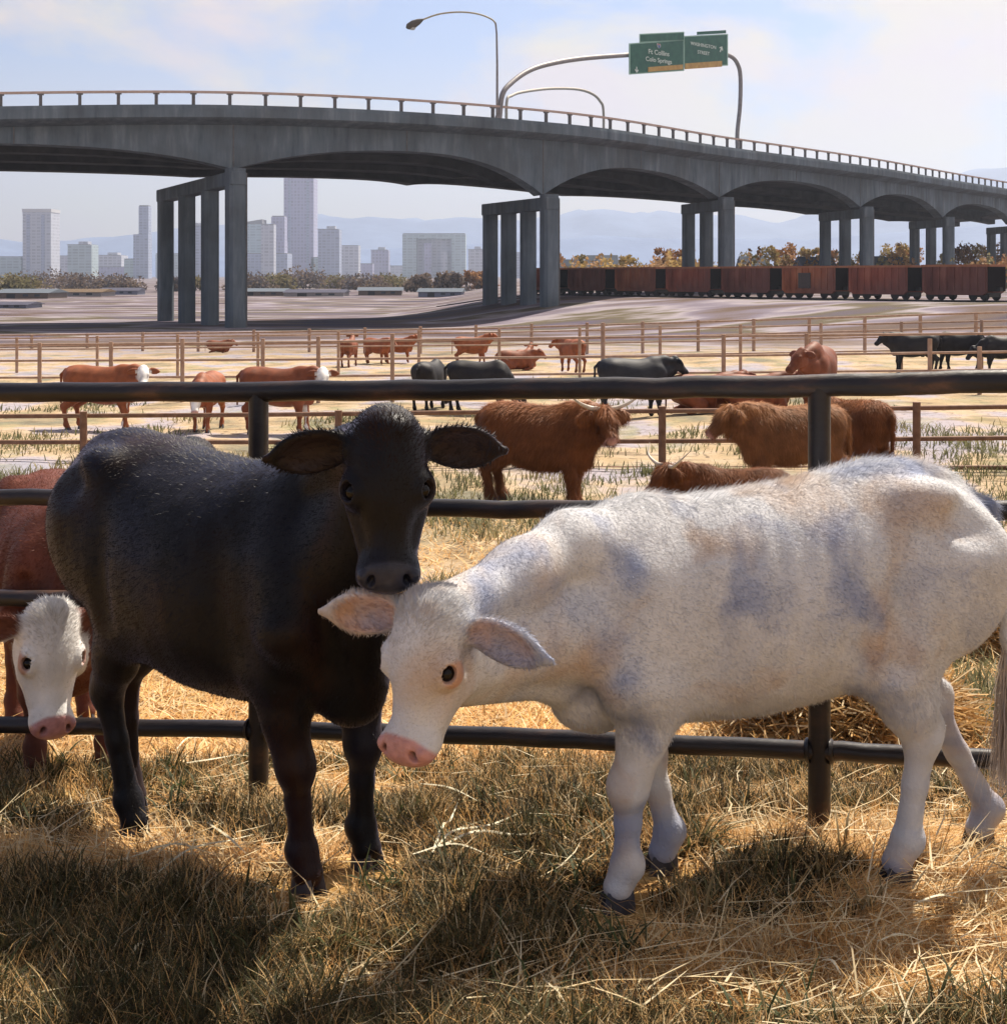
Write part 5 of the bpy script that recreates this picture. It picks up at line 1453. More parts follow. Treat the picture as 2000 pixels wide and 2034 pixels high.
# white cow: faces left, head lowered and turned to the viewer
WH_H = (-.972, -.236); WR = math.atan2(WH_H[1], WH_H[0])
wh_loc = (.94, 4.74, 0.0)
_wp = to_local(P(797, 1136, 3.92), wh_loc, WR)
_wA = head_axes(dir_local((-.20, -.20, -1.0), WR), dir_local((-.52, -.83, .20), WR))
def wh(f, s, u): return _wp + np.array((f, s, u)) @ _wA
def wpt(px, py, y): return to_local(P(px, py, y), wh_loc, WR)
WHT = dict(ribs=.0028, jit=.09, thick=1.17, res=RES_HERO, fine=True, loc=wh_loc, rz=WR, label='cream white cow with lowered head and pink nose, standing side on at the right',
    hind=[[(-.52, .17, 1.05), (-.27, .21, .76), (-.41, .19, .47), (-.36, .18, .145), (-.325, .18, .075)],
          [(-.52, -.17, 1.05), (-.36, -.19, .76), (-.66, -.17, .49), (-.88, -.16, .14), (-.845, -.16, .07)]],
    fore=[[(.58, .16, .98), (.52, .19, .70), (.60, .17, .39), (.61, .165, .14), (.635, .165, .072)],
          [(.58, -.16, .98), (.46, -.17, .70), (.43, -.13, .39), (.37, -.10, .14), (.39, -.10, .072)]],
    trunk=[(-.71, 1.19, .96, .09, 0, -.1), (-.65, 1.29, .82, .17, 0, -.1), (-.55, 1.35, .73, .235, 0, -.1), (-.38, 1.37, .69, .27, 0, -.2), (-.12, 1.325, .585, .31, 0, -.25),
           (.14, 1.285, .545, .315, 0, -.25), (.38, 1.265, .535, .27, 0, -.2), (.56, 1.235, .54, .225, 0, -.2), (.70, 1.15, .55, .18, 0, -.2), (.80, 1.02, .60, .10, 0, -.1)],
    neck=dict(crest=[((.50, 0, 1.16), .09), ((.78, .12, 1.15), .085), (wh(.0, .0, -.26) * .5 + np.array((.78, .12, 1.15)) * .5, .085), (wh(.03, 0, -.13), .085)],
              throat=[((.60, 0, .86), .18), ((.82, .14, .88), .145), (wh(.16, 0, -.24), .105)],
              dewlap=[((.66, .0, .585), .07), ((.74, .07, .62), .055), ((.84, .14, .72), .045), (wh(.24, 0, -.28), .04)]),
    head=_wp, face=dir_local((-.20, -.20, -1.0), WR), brow=dir_local((-.52, -.83, .20), WR), head_scale=.93, head_prop=(.93, 1.15, 1.1),
    ear={1: (.20, 1.0, -.30, .125, .070, .5, .25, .8), -1: (.22, 1.0, .20, .130, .075, .55, .15, .8)},
    eye=(.084, -.052, .74, .67), coat=(.585, .585, .60), muzzle=(.52, .27, .25), rim=(.55, .30, .25), ear_in=(.55, .36, .30), mat=M_WHITE, fur_mat=M_WHITEF, fur_len=lambda ln, V, hc: ln * (1 + 2.3 * sstep(.16, .04, np.abs(V[:, 1])) * sstep(1.0, 1.2, V[:, 2]) + .9 * sstep(.72, .58, V[:, 2]) * sstep(.48, .54, V[:, 2])), fur=(260000, .0125, .0009), lift=.13, tuft=1.0,
    tail=[(-.66, 0, 1.23), (-.75, .03, 1.19), (-.785, .07, 1.0), (-.79, .10, .75), (-.785, .12, .52)], switch=(900, .34, (.55, .47, .40), M_WHITEF))
white_root, white_info = hero(WHT)
# ------------------------------------------------------------------ the white-faced cow behind the fence and the herd in the pens
M_RED = mat_attr('red_coat', wet=True, rough=.6, spec=.25, noise=.3, nscale=5, bump=.3, bscale=60)
M_REDF = mat_attr('red_fur', rough=.6, spec=.2, noise=.25, nscale=5, transl=.2)
HERE_WHITE = np.array((.72, .70, .68))
def paint_hereford(C, V, hc):
    f, s, u = hc.T
    w = sstep(.02, .06, f) * (1 - sstep(.6, .7, f)) * (np.abs(s) < .16) * sstep(-.26, -.20, u) * (u < .12)
    w = np.maximum(w, sstep(.16, .10, np.sqrt((f - .0) ** 2 + s ** 2 + (u + .02) ** 2)) * (u > -.12))
    w = w * (1 - sstep(.095, .12, np.abs(s)) * sstep(.10, .05, f))
    return C * (1 - w[:, None]) + HERE_WHITE * w[:, None]
h_rz = R(-68)
hd = (-2.20, 6.98, gz(-2.20, 6.98) + .02)
_qp = to_local(P(106, 1152, 5.80), hd, h_rz)
HT = [(a, b - .05, c, d, e, f) for a, b, c, d, e, f in STD]
_face, _brow = dir_local((.10, -.22, -1.0), h_rz), dir_local((.60, -.80, .20), h_rz)
_nk = neck_for(_qp, _face, _brow, 1.0, HT)
_nk['crest'] = [(np.array((.48, 0, 1.14)), .11), (np.array((.72, .0, .86)), .11), (np.array(_qp) * .5 + np.array((.78, .0, .60)) * .5 + np.array((0, 0, -.03)), .10), (head_axes(_face, _brow).T @ np.array((.06, 0, -.14)) + _qp, .08)]
_nk['throat'] = [(np.array((.60, 0, .80)), .19), (np.array((.74, 0, .66)), .15), (head_axes(_face, _brow).T @ np.array((.16, 0, -.22)) + _qp, .085)]
_nk['dewlap'] = [(np.array((.66, 0, .58)), .08), (np.array((.74, 0, .56)), .06)]
HC = dict(ribs=.0015, eye=(.080, -.050, .70, .71), res=.0085, fine=True, thick=1.2, loc=hd, rz=h_rz, label='red cow poking its white pink nosed face through the fence at the left edge', trunk=HT,
    hind=[hind_leg(1), hind_leg(-1, -.06)], fore=[fore_leg(1, .05), fore_leg(-1, .10)], neck=_nk, head=_qp, face=_face, brow=_brow, head_scale=1.0, head_prop=(1.0, 1.14, 1.1),
    ear={1: (.10, 1.0, -.35, .11, .065, .55, .1, .8), -1: (.0, 1.0, -.40, .11, .066, .5, .1, .8)},
    coat=(.125, .036, .020), paint=paint_hereford, muzzle=(.46, .22, .21), rim=(.48, .30, .25), ear_in=(.16, .06, .04), mat=M_RED, fur_mat=M_REDF, fur=(90000, .018, .0012), lift=.22, tuft=.8)
hero(HC)

def head_pose(kind, side=0.0, sc=1.0):
    """head point, face direction, brow direction in the animal's own frame; side turns the head"""
    c, s = math.cos(side), math.sin(side)
    if kind == 'level': return (1.06, .30 * s, 1.40), (.72 * c, .72 * s, -.70), (.7 * c, .7 * s, .75)
    if kind == 'up': return (.98, .24 * s, 1.60), (.85 * c, .85 * s, -.50), (.5 * c, .5 * s, .9)
    if kind == 'low': return (1.16, .34 * s, 1.02), (.50 * c, .50 * s, -.86), (.85 * c, .85 * s, .5)
    if kind == 'graze': return (1.16, .2 * s, .62), (.22 * c, .22 * s, -1.0), (1.0 * c, 1.0 * s, .2)
LIE = [(a, b - .50, max(c - .50, .02), d * 1.08, e, f) for a, b, c, d, e, f in STD]
def build_stock(name, px, Y, rz, label, coat, head='level', side=0.0, sc=1.0, lying=False, white=False, res=.028, bulk=1.0, horns=None, fur=None, group=None, mat=None, py=None, highland=False, parts=False, bull=False):
    x = (px * S - 1000) / F * Y
    z = gz(x, Y)
    tr = LIE if lying else STD
    tr = [(a, b, c - (.07 if highland else 0), d * bulk, e, f) for a, b, c, d, e, f in tr]
    hp, fd, bd = head_pose(head, side)
    if lying: hp = (hp[0], hp[1], hp[2] - .46)
    hsx = 1.12 if (highland or bull) else 1.02
    cfg = dict(res=res, trunk=tr, thick=1.35 if highland else 1.3, head=hp, face=fd, brow=bd, head_scale=hsx, lying=lying, detail=False, fine=False,
               neck=neck_for(hp, fd, bd, hsx, tr, 1.2 if (bull or highland) else 1.0),
               ear=(.05, 1.0, -.15, .12, .07, .55, 0, .8), tail=[(-.76, 0, tr[1][1] - .06), (-.87, 0, tr[1][1] - .16), (-.88, .02, max(.1, tr[1][1] - .75))])
    if lying:
        cfg['hind'] = []; cfg['fore'] = []
        lm = []
        for s in (-1, 1):
            lm += [((-.5, .22 * s, .42), (-.16, .34 * s, .22), .19, .13, .08), ((-.16, .34 * s, .18), (-.50, .40 * s, .08), .09, .055, .04), ((.52, .18 * s, .40), (.62, .24 * s, .16), .13, .09, .07), ((.62, .24 * s, .12), (.36, .27 * s, .06), .06, .05, .04)]
        cfg['limbs'] = lm
    else:
        k = hash(label) % 7 / 7.0
        k = (sum(map(ord, label)) % 7) / 7.0
        cfg['hind'] = [hind_leg(1, -.10 + .2 * k), hind_leg(-1, .12 - .2 * k)]; cfg['fore'] = [fore_leg(1, .12 - .22 * k), fore_leg(-1, -.06 + .2 * k)]
    if bull: cfg['hump'] = ((.50, 0, 1.34), (.26, .13, .16))
    me, V, Fq, info = build_skin(cfg)
    C = np.tile(np.array(coat, float), (len(V), 1))
    hc = head_coords(V, info)
    if white:
        C = paint_hereford(C, V, hc)
        w = sstep(.62, .54, V[:, 2]) * sstep(.3, .45, V[:, 0]) * (np.abs(V[:, 1]) < .12); C = C * (1 - w[:, None]) + HERE_WHITE * w[:, None]
    fz = sstep(.44, .48, hc[:, 0]) * (np.abs(hc[:, 1]) < .12) * (hc[:, 0] < .6) * (hc[:, 2] > -.2)
    muz = np.array((.42, .24, .22)) if (white or highland) else np.array(coat) * .7
    C = C * (1 - fz[:, None]) + muz * fz[:, None]
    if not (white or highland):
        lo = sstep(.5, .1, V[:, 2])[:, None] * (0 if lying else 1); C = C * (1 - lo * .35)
    me.name = name
    r = empty(name, (x, Y, z - .01), label, cat='highland cattle' if highland else 'cow', group=group, rz=rz)
    r.scale = (sc, sc, sc)
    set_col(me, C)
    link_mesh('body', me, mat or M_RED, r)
    if parts:
        add_eyes(info, r, .026)
        for p, d, th in info['hoof']: make_hoof(M_HOOF, r, p, d, 1.05 * th)
    if horns:
        for s in (-1, 1):
            pts = [info['H'](f, s * a, u) for f, a, u in horns]
            make_horn(pts, .036, M_HORN, r)
    if fur:
        n, ln, w = fur
        cm = np.zeros_like(V); cm[:, 2] = -1; cm[:, 0] = -.35
        hm = sstep(.30, .2, np.linalg.norm(hc - np.array((.2, 0, -.1)), axis=1))[:, None]
        cm = cm * (1 - hm) + (info['A'][0][None] + np.sign(hc[:, 1:2]) * info['A'][1] * .25) * hm
        L_ = np.full(len(V), ln); L_ *= 1 - .5 * sstep(.3, .45, hc[:, 0]) * hm[:, 0]; L_ *= 1 + .8 * sstep(.14, .06, np.abs(hc[:, 1])) * sstep(.2, .02, np.abs(hc[:, 0])) * hm[:, 0]
        mk = 1 - fz
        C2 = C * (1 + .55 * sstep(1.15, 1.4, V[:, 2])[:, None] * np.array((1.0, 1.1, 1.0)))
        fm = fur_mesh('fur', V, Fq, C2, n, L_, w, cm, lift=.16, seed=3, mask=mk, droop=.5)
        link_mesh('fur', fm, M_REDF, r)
    return r
RED = (.26, .080, .032); RED2 = (.20, .060, .026); BLK = (.016, .015, .018); BLU = (.022, .024, .032)
HI = (.21, .078, .028); HI2 = (.27, .12, .048)
g1 = 'white faced red cattle in the middle pen'; g2 = 'red cattle in the far pen'; g3 = 'black cattle in the pens'; g4 = 'shaggy highland cattle behind the fence'
wide = [(.02, .06, -.04), (.00, .20, -.02), (-.04, .36, .06), (-.16, .50, .16)]
upw = [(.02, .06, -.04), (.03, .22, .0), (-.03, .40, .08), (-.20, .52, .12)]
# white-faced cattle
build_stock('cow', 190, 33.0, R(-8), 'red cow with a white face, leftmost of the three in the middle pen', RED, 'level', R(-70), 1.12, white=True, group=g1, res=.022, parts=True)
build_stock('cow', 392, 33.0, R(-92), 'red cow with a white blaze standing head on between two white faced cattle', RED, 'low', R(5), 1.0, white=True, group=g1, res=.022, parts=True)
build_stock('cow', 525, 32.5, R(-10), 'red cow with a white face, right of the one standing head on', RED2, 'level', R(-72), 1.12, white=True, group=g1, res=.022, parts=True)
# red cattle in the far pen
build_stock('cow', 660, 64, R(80), 'red cow seen from behind, leftmost in the far pen', RED2, 'up', R(30), .95, group=g2)
build_stock('cow', 712, 66, R(-35), 'red cow walking behind its neighbour, second from the left in the far pen', RED, 'level', 0, .9, group=g2)
build_stock('cow', 752, 67, R(-5), 'slim red cow with raised head facing right, third from left in far pen', RED, 'up', R(-20), .88, group=g2)
build_stock('cow', 890, 65, R(10), 'red cow with high raised head standing alone in the far pen', RED, 'up', R(-10), .98, group=g2)
build_stock('cow', 990, 62, R(65), 'red cow lying with its back to the viewer in the far pen', RED, 'up', R(20), 1.0, lying=True, group=g2)
build_stock('cow', 975, 60, R(10), 'long low red cow lying flat in front of the resting one', RED2, 'level', R(10), 1.0, lying=True, group=g2)
build_stock('cow', 1082, 58, R(118), 'red cow seen from behind, head to the left, rightmost in the far pen', RED, 'level', R(30), 1.02, group=g2)
build_stock('calf', 412, 78, R(0), 'small red calf lying far off below the bridge columns', RED2, 'level', 0, .8, lying=True, group=g2)
# black cattle
build_stock('cow', 812, 38.5, R(70), 'black cow seen from behind next to the grazing black cow', BLK, 'graze', 0, 1.0, group=g3)
build_stock('cow', 905, 37.5, R(-8), 'black cow grazing to the right in the middle of the pens', BLK, 'graze', 0, 1.05, group=g3, bulk=1.1)
build_stock('cow', 1195, 35.0, R(12), 'blue black cow standing with raised head facing right', BLU, 'level', R(15), 1.1, group=g3, bulk=1.1, res=.022)
build_stock('cow', 1730, 50, R(176), 'black cow facing left, left one of the far pair at the right side', BLK, 'level', R(15), 1.05, group=g3)
build_stock('cow', 1815, 51, R(182), 'black cow facing left, directly behind the first of the far pair', BLK, 'low', R(0), 1.05, group=g3)
build_stock('cow', 1900, 50, R(178), 'black cow cut by the right edge of the picture', BLK, 'low', 0, 1.0, group=g3)
# red cattle right of centre
build_stock('cow', 1330, 35.5, R(15), 'red cow lying behind the top rail beside the blue black cow', RED2, 'level', R(40), 1.15, lying=True, group=g2, res=.024)
build_stock('cow', 1425, 35.0, R(8), 'red cow lying with its head to the right, just left of the red bull', RED2, 'level', R(-10), 1.1, lying=True, group=g2, res=.024)
build_stock('bull', 1546, 33.5, R(-110), 'large humped red bull standing behind the right fence post', (.16, .048, .022), 'level', R(-38), 1.18, group=None, bulk=1.15, res=.022, bull=True, parts=True)
# highland cattle
build_stock('highland_cow', 1015, 20.5, R(-22), 'shaggy brown highland cow with wide horns looking at the viewer', HI, 'level', R(-55), 1.06, horns=wide, fur=(60000, .105, .0034), group=g4, res=.022, highland=True, bulk=1.12, parts=True)
build_stock('highland_cow', 1392, 18.6, R(168), 'shaggy brown highland cow lying with one horn up above the white back', HI, 'level', R(38), .86, lying=True, horns=upw, fur=(50000, .09, .0034), group=g4, res=.022, highland=True, bulk=1.1)
build_stock('highland_cow', 1500, 21.5, R(190), 'shaggy brown highland cow facing left with a pale nose, cut by the dark fence post', HI2, 'level', R(10), 1.0, fur=(56000, .10, .0034), group=g4, res=.022, highland=True, bulk=1.15, parts=True)
build_stock('highland_cow', 1605, 23.0, R(125), 'shaggy brown highland cow with its rump right, behind the left facing one', HI, 'low', 0, 1.02, fur=(50000, .10, .0034), group=g4, res=.022, highland=True, bulk=1.1)
# ------------------------------------------------------------------ straw and grass on the ground
M_STRAW = mat_attr('dry_straw', rough=.7, spec=.25, noise=.15, nscale=2, transl=.35)
M_GRASS = mat_attr('green_grass', rough=.65, spec=.2, noise=.2, nscale=3, transl=.35)
def blades(name, x, y, ln, wd, az, el, bend, col, mat, z0=None, seg=2, curl=None):
    """ribbons rooted at (x, y): azimuth, elevation angle, bend towards the ground; real strips of two or three faces"""
    n = len(x)
    z = gz_np(x, y) if z0 is None else gz_np(x, y) + z0
    p = np.stack([x, y, z], 1)
    rows = []
    h = np.stack([np.cos(az), np.sin(az), np.zeros(n)], 1); sd = np.stack([-np.sin(az), np.cos(az), np.zeros(n)], 1)
    if curl is None: curl = np.zeros(n)
    q = p.copy(); a = el.copy(); st = ln / seg
    for i in range(seg + 1):
        w = wd * (1 - (i / seg) ** 2 * .92)
        rows.append((q - sd * w[:, None], q + sd * w[:, None]))
        q = q + (h * np.cos(a)[:, None] + np.array([0, 0, 1.])[None] * np.sin(a)[:, None]) * st[:, None] + sd * (curl * st * (i + .5))[:, None]
        a = a - bend
    V = np.stack([r for pr in rows for r in pr], 1).reshape(-1, 3)
    k = 2 * (seg + 1); i = np.arange(n) * k
    F_ = [np.stack([i + 2 * j, i + 2 * j + 1, i + 2 * j + 3, i + 2 * j + 2], 1) for j in range(seg)]
    me = np_mesh(name, V, np.concatenate(F_))
    set_col(me, np.repeat(col, k, 0))
    o = link_mesh(name, me, mat); o['kind'] = 'stuff'
    return o
def scatter(n, py0, py1, rg, px0=-420, px1=2330):
    """random ground points, even over the ground band seen between two rows (denser near)"""
    py = py0 + (py1 - py0) * rg.random(n); px = px0 + (px1 - px0) * rg.random(n)
    y = 2.0 * 2660 / (py - 520)
    for _ in range(4):
        x = (px * S - 1000) / F * y
        y = (2.0 - gz_np(x, y)) * 2660 / (py - 520)
    return (px * S - 1000) / F * y, y
def patch(x, y): return fbm(x * 1.1 + 31, y * 1.5 + 7, 4) + .06 - .24 * sunny(x, y) + .20 * shade_grass(x, y)
LIT_SPOTS = []  # straw kept clear of grass here to paint pools of sunlight on the ground
for px_, py_, rx_, ry_ in ((300, 1625, 260, 62), (930, 1655, 170, 60), (1640, 1850, 420, 85), (190, 1880, 220, 60), (1440, 1540, 150, 60), (900, 1500, 130, 40), (1760, 1560, 60, 90), (620, 1560, 60, 60)):
    Y_ = 2.0 * 2660 / (py_ - 520)
    LIT_SPOTS.append(((px_ * S - 1000) / F * Y_, Y_, rx_ / 2660 * Y_, ry_ * Y_ * Y_ / 5320))
def sunny(x, y):
    m = np.zeros_like(x)
    for a, b, c, d in LIT_SPOTS: m = np.maximum(m, sstep(1.25, .6, np.sqrt(((x - a) / c) ** 2 + ((y - b) / d) ** 2)))
    return m
HOOFS = []
for rt_, inf_, sc_ in ((black_root, black_info, 1), (white_root, white_info, 1)):
    for p_, d_, t_ in inf_['hoof']:
        a_ = rt_.rotation_euler[2]; HOOFS.append((rt_.location[0] + p_[0] * math.cos(a_) - p_[1] * math.sin(a_), rt_.location[1] + p_[0] * math.sin(a_) + p_[1] * math.cos(a_)))
SHADE_TUFTS = []  # dark grass, thickened here to paint the foreground shadow deeper
for px_, py_, rx_, ry_ in ((1340, 1705, 330, 75), (1090, 1560, 130, 90), (560, 1770, 440, 85), (1000, 1800, 300, 80), (110, 1700, 170, 110), (380, 1480, 110, 45), (1560, 1640, 200, 40), (60, 1480, 90, 60), (1300, 1560, 80, 60)):
    Y_ = 2.0 * 2660 / (py_ - 520)
    SHADE_TUFTS.append(((px_ * S - 1000) / F * Y_, Y_, rx_ / 2660 * Y_, ry_ * Y_ * Y_ / 5320))
def shade_grass(x, y):
    m = np.zeros_like(x)
    for a, b, c, d in SHADE_TUFTS: m = np.maximum(m, sstep(1.3, .5, np.sqrt(((x - a) / c) ** 2 + ((y - b) / d) ** 2)))
    return m
def near_hoof(x, y):
    d = np.full_like(x, 9.0)
    for a, b in HOOFS: d = np.minimum(d, np.hypot(x - a, (y - b + .05) * .8))
    return d
STRAWC = np.array([(.70, .45, .19), (.76, .55, .28), (.66, .39, .14), (.80, .65, .41), (.52, .29, .11), (.74, .48, .21)])
GREENC = np.array([(.050, .050, .018), (.070, .062, .022), (.036, .033, .014), (.085, .068, .028), (.05, .035, .017), (.11, .08, .036)])
def build_straw():
    rg = np.random.default_rng(21)
    n = 96000
    x, y = scatter(n, 1440, 2060, rg)
    pt = patch(x, y); keep = rg.random(n) < np.where(pt > .52, .14, 1.0); x, y = x[keep], y[keep]; n = len(x)
    ln = .06 + .15 * rg.random(n) ** 1.6
    dirn = fbm(x * .8, y * .8) * 9 + rg.normal(size=n) * .7
    el = np.abs(rg.normal(size=n)) * .22 + .04
    col = STRAWC[rg.integers(0, len(STRAWC), n)] * (.75 + .5 * rg.random(n))[:, None]
    blades('dry_straw', x, y, ln, .0011 + .0016 * rg.random(n), dirn, el, .05 + .22 * rg.random(n), col, M_STRAW, z0=.0 + .02 * rg.random(n), curl=rg.normal(size=n) * .15)
    # beyond the fence
    n = 52000
    x, y = scatter(n, 985, 1450, rg)
    ln = .10 + .16 * rg.random(n)
    col = STRAWC[rg.integers(0, len(STRAWC), n)] * (.75 + .5 * rg.random(n))[:, None]
    blades('dry_straw', x, y, ln, .0022 + .0022 * rg.random(n) + y * .00022, rg.random(n) * 6.28, np.abs(rg.normal(size=n)) * .35 + .08, .1 + .2 * rg.random(n), col, M_STRAW)
build_straw()
def build_grass():
    rg = np.random.default_rng(33)
    # clumps of dark grass
    nc = 5200
    cx, cy = scatter(nc, 1440, 2080, rg)
    pt = patch(cx, cy); k = (pt > .47) & (near_hoof(cx, cy) > .15); cx, cy, pt = cx[k], cy[k], pt[k]
    m = 34
    x = np.repeat(cx, m) + rg.normal(size=len(cx) * m) * .035; y = np.repeat(cy, m) + rg.normal(size=len(cx) * m) * .035
    n = len(x)
    big = np.repeat(.6 + 1.0 * rg.random(len(cx)) * sstep(.45, .62, pt), m)
    ln = (.06 + .09 * rg.random(n)) * big * (.45 + .55 * sstep(.10, .42, near_hoof(x, y)))
    cc = np.repeat(GREENC[rg.integers(0, len(GREENC), len(cx))], m, 0) * (.7 + .6 * rg.random(n))[:, None]
    dry = rg.random(n) < .16; cc[dry] = STRAWC[rg.integers(0, len(STRAWC), dry.sum())] * .8
    blades('green_grass', x, y, ln, .0014 + .0016 * rg.random(n), rg.random(n) * 6.28, 1.0 + .45 * rg.random(n), .12 + .4 * rg.random(n), cc, M_GRASS, seg=3)
    # dry tufts standing in the straw
    nc = 1850
    cx, cy = scatter(nc, 1400, 2080, rg); k = near_hoof(cx, cy) > .15; cx, cy = cx[k], cy[k]; nc = len(cx); m = 26
    x = np.repeat(cx, m) + rg.normal(size=nc * m) * .04; y = np.repeat(cy, m) + rg.normal(size=nc * m) * .04; n = nc * m
    cc = np.repeat(STRAWC[rg.integers(0, len(STRAWC), nc)], m, 0) * (.6 + .6 * rg.random(n))[:, None]
    blades('dry_grass', x, y, .05 + .11 * rg.random(n), .0012 + .0014 * rg.random(n), rg.random(n) * 6.28, .7 + .7 * rg.random(n), .15 + .4 * rg.random(n), cc, M_STRAW, seg=3)
    # coarse broad-bladed weeds among the grass
    nc = 400
    cx, cy = scatter(nc, 1440, 2080, rg); k = (patch(cx, cy) > .44) & (near_hoof(cx, cy) > .16); cx, cy = cx[k], cy[k]; m = 12
    x = np.repeat(cx, m) + rg.normal(size=len(cx) * m) * .02; y = np.repeat(cy, m) + rg.normal(size=len(cx) * m) * .02; n = len(x)
    cc = np.repeat(np.array([(.050, .062, .022), (.075, .08, .03), (.11, .10, .045), (.20, .15, .07)])[rg.integers(0, 4, len(cx))], m, 0) * (.7 + .6 * rg.random(n))[:, None]
    blades('broad_grass', x, y, .09 + .14 * rg.random(n), .0035 + .0035 * rg.random(n), rg.random(n) * 6.28, .7 + .6 * rg.random(n), .2 + .5 * rg.random(n), cc, M_GRASS, seg=3)
    # loose pale straw thrown on top of the grass
    n = 3200
    x, y = scatter(n, 1450, 2070, rg); k = rg.random(n) < np.where(patch(x, y) > .5, .22, 1.0); x, y = x[k], y[k]; n = len(x)
    cc = np.array([(.74, .62, .38), (.80, .70, .48), (.62, .50, .30)])[rg.integers(0, 3, n)] * (.8 + .3 * rg.random(n))[:, None]
    blades('loose_straw', x, y, .10 + .22 * rg.random(n), .0018 + .0018 * rg.random(n), rg.normal(size=n) * .8 + .4, rg.normal(size=n) * .15, .02 * rg.normal(size=n), cc, M_STRAW, z0=.03 + .06 * rg.random(n), curl=rg.normal(size=n) * .2)
    # weeds in the pens
    nc = 1600
    cx, cy = scatter(nc, 720, 1420, rg); k = fbm(cx * .35 + 4, cy * .25 + 8, 3) > .54; cx, cy = cx[k], cy[k]; m = 42
    sp = np.repeat(.10 + cy * .008, m)
    x = np.repeat(cx, m) + rg.normal(size=len(cx) * m) * sp; y = np.repeat(cy, m) + rg.normal(size=len(cx) * m) * sp; n = len(x)
    cc = np.repeat(np.array([(.16, .16, .075), (.20, .19, .10), (.12, .125, .06), (.26, .22, .11)])[rg.integers(0, 4, len(cx))], m, 0) * (.7 + .6 * rg.random(n))[:, None]
    blades('pen_weeds', x, y, .10 + .16 * rg.random(n), .003 + y * .00035, rg.random(n) * 6.28, .7 + .7 * rg.random(n), .2 + .4 * rg.random(n), cc, M_GRASS)
build_grass()
# single pale stalks lying on top of the straw in front of the fence
def stalk(pts, w, label, lift=.05):
    """a long flat leaf of straw along seen points ((px, py), ...), resting on the ground"""
    Ws = []
    for px, py in pts:
        y = 2.0 * 2660 / (py - 520)
        for _ in range(4):
            x = (px * S - 1000) / F * y; y = (2.0 - gz(x, y)) * 2660 / (py - 520)
        Ws.append(Vector((x, y, gz(x, y) + .02)))
    for i, v in enumerate(Ws):
        v.z += lift + .010 * math.sin(i * 1.9)
    c = catmull(Ws, 6); n = len(c); o0 = c[n // 2].copy()
    vs = []; fs = []
    for i, p in enumerate(c):
        t = (c[min(i + 1, n - 1)] - c[max(i - 1, 0)]).normalized(); sd = t.cross(Vector((0, -.4, 1))).normalized()
        ww = w * (1 - abs(2 * i / (n - 1) - .8) ** 2 * .6); nn = sd.cross(t).normalized()
        vs += [p - o0 - sd * ww, p - o0 + nn * ww * .35, p - o0 + sd * ww, p - o0 - nn * ww * .25]
    for i in range(n - 1):
        for k in range(4): fs.append((i * 4 + k, i * 4 + (k + 1) % 4, i * 4 + 4 + (k + 1) % 4, i * 4 + 4 + k))
    fs += [(3, 2, 1, 0), tuple((n - 1) * 4 + k for k in range(4))]
    mb = MB(); mb.add(vs, fs)
    o = mb.build('straw_stalk', M_STALK, None, smooth=True, loc=o0)
    tag(o, label, 'straw', 'pale straw stalks on the ground')
M_STALK = mat_plain('pale_straw_stalk', (.66, .60, .42), rough=.6)
for pts, w, lb in [
    ([(818, 1652), (838, 1600), (852, 1580), (868, 1540)], .006, 'upright pale stalk in the fork of straw between the two cows'),
    ([(826, 1640), (860, 1612), (930, 1590), (1010, 1556)], .006, 'long pale stalk sloping up right in the fork of straw between the two cows'),
    ([(832, 1640), (900, 1614), (980, 1612), (1050, 1600)], .006, 'long flat pale stalk lowest in the fork of straw between the two cows'),
    ([(780, 1655), (860, 1640), (940, 1660)], .004, 'thin stalk lying left of the fork of straw'),
    ([(300, 1690), (360, 1650), (430, 1625), (480, 1612)], .005, 'pale stalk in the sunny strip before the black cow, slanting up right'),
    ([(390, 1590), (430, 1625), (465, 1650)], .005, 'short pale stalk slanting down right in the sunny strip before the black cow'),
    ([(250, 1660), (330, 1640), (400, 1650)], .004, 'thin flat stalk left in the sunny strip before the black cow'),
    ([(330, 1440), (352, 1425), (384, 1418)], .005, 'short pale stalk on the dark tuft behind the black cow'),
    ([(350, 1470), (400, 1466), (450, 1450)], .005, 'curved pale stalk below the short one on the dark tuft'),
    ([(1556, 1862), (1575, 1872), (1590, 1888)], .005, 'bluish pale stalk near the bottom right'),
    ([(1730, 1752), (1775, 1742), (1815, 1738)], .0035, 'pale stalk in the sunny straw at the right under the hind legs'),
    ([(1660, 1826), (1700, 1818), (1745, 1822)], .003, 'thin stalk in the sunny straw near the bottom right corner'),
    ([(250, 1850), (262, 1838), (275, 1830)], .005, 'tiny pale stalk in the dark grass at the lower left'),
    ([(795, 1512), (850, 1525), (905, 1545)], .005, 'pale stalk behind the white cow head near the fence')]:
    stalk(pts, w, lb)
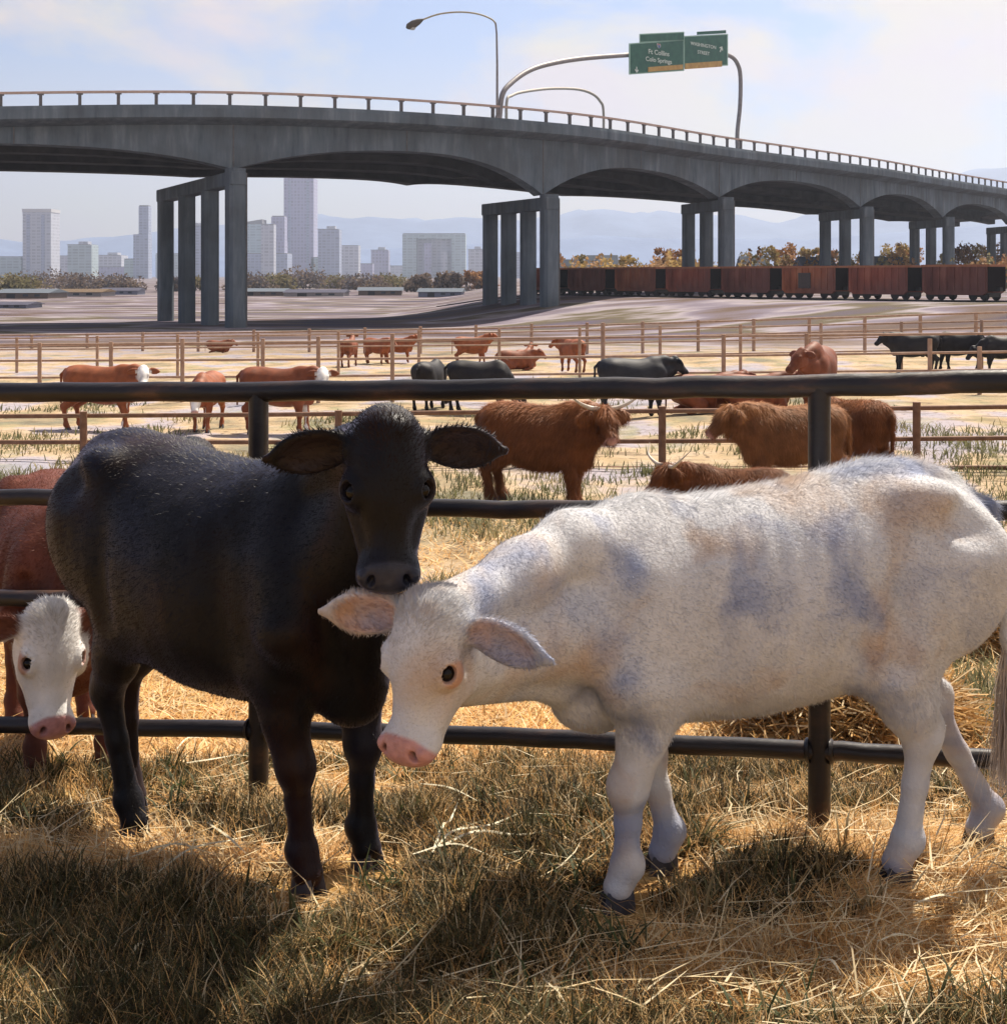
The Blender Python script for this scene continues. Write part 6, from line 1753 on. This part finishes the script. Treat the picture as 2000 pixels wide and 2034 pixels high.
# hay heap behind the fence at the right
def build_hay(px, Y, w, h, label, seed):
    rg = np.random.default_rng(seed)
    x0 = (px * S - 1000) / F * Y; z0 = gz(x0, Y)
    r = empty('hay_heap', (x0, Y, z0), label, 'hay heap')
    n = 40; u, v = np.meshgrid(np.linspace(0, 2 * np.pi, n, endpoint=False), np.linspace(0, 1, 16))
    rr = np.sqrt(1 - v ** 1.7) + .02
    nz_ = .85 + .3 * fbm(np.cos(u) * 2 + 5, np.sin(u) * 2 + v * 3 + seed, 3)
    V = np.stack([np.cos(u) * rr * w / 2 * nz_, np.sin(u) * rr * w * .35 * nz_, v * h * nz_ - .05], -1).reshape(-1, 3)
    F_ = [(j * n + i, j * n + (i + 1) % n, (j + 1) * n + (i + 1) % n, (j + 1) * n + i) for j in range(15) for i in range(n)]
    me = np_mesh('heap', V, np.array(F_)); link_mesh('heap', me, mat_noise('hay_heap_core', [(.3, (.16, .10, .04)), (.7, (.40, .27, .11))], scale=12, rough=.9, bump=.6), r)
    m = 9000; k = rg.integers(0, len(V), m); p = V[k] + rg.normal(size=(m, 3)) * .05
    a = rg.normal(size=(m, 3)); a[:, 2] *= .45; a /= np.linalg.norm(a, axis=1, keepdims=True); b = np.cross(a, rg.normal(size=(m, 3))); b /= np.linalg.norm(b, axis=1, keepdims=True)
    L_ = (.08 + .14 * rg.random(m))[:, None]; wv = .004
    VV = np.stack([p - a * L_ - b * wv, p - a * L_ + b * wv, p + a * L_ + b * wv, p + a * L_ - b * wv], 1).reshape(-1, 3)
    me = np_mesh('hay', VV, np.arange(m * 4).reshape(-1, 4)); set_col(me, np.repeat(STRAWC[rg.integers(0, 6, m)] * (.5 + .5 * rg.random(m))[:, None], 4, 0)); link_mesh('hay', me, M_STRAW, r)
build_hay(1890, 10.5, 1.5, .62, 'brownish hay heap behind the fence at the right edge', 2)
build_hay(1600, 7.2, 1.1, .42, 'golden hay heap seen under the belly of the white cow behind the fence', 3)
# ------------------------------------------------------------------ haze
def build_haze():
    mb = MB(); mb.box((0, 4200, 300), (13000, 9000, 620))
    m = bpy.data.materials.new('air_haze'); m.use_nodes = True; t = m.node_tree
    for n in list(t.nodes): t.nodes.remove(n)
    o = t.nodes.new('ShaderNodeOutputMaterial'); v = t.nodes.new('ShaderNodeVolumePrincipled')
    v.inputs['Color'].default_value = (.70, .80, 1.0, 1); v.inputs['Density'].default_value = HAZE; v.inputs['Anisotropy'].default_value = 0.45
    t.links.new(v.outputs[0], o.inputs['Volume'])
    h = mb.build('haze', m); h['kind'] = 'stuff'
HAZE = 1.8e-4
build_haze()
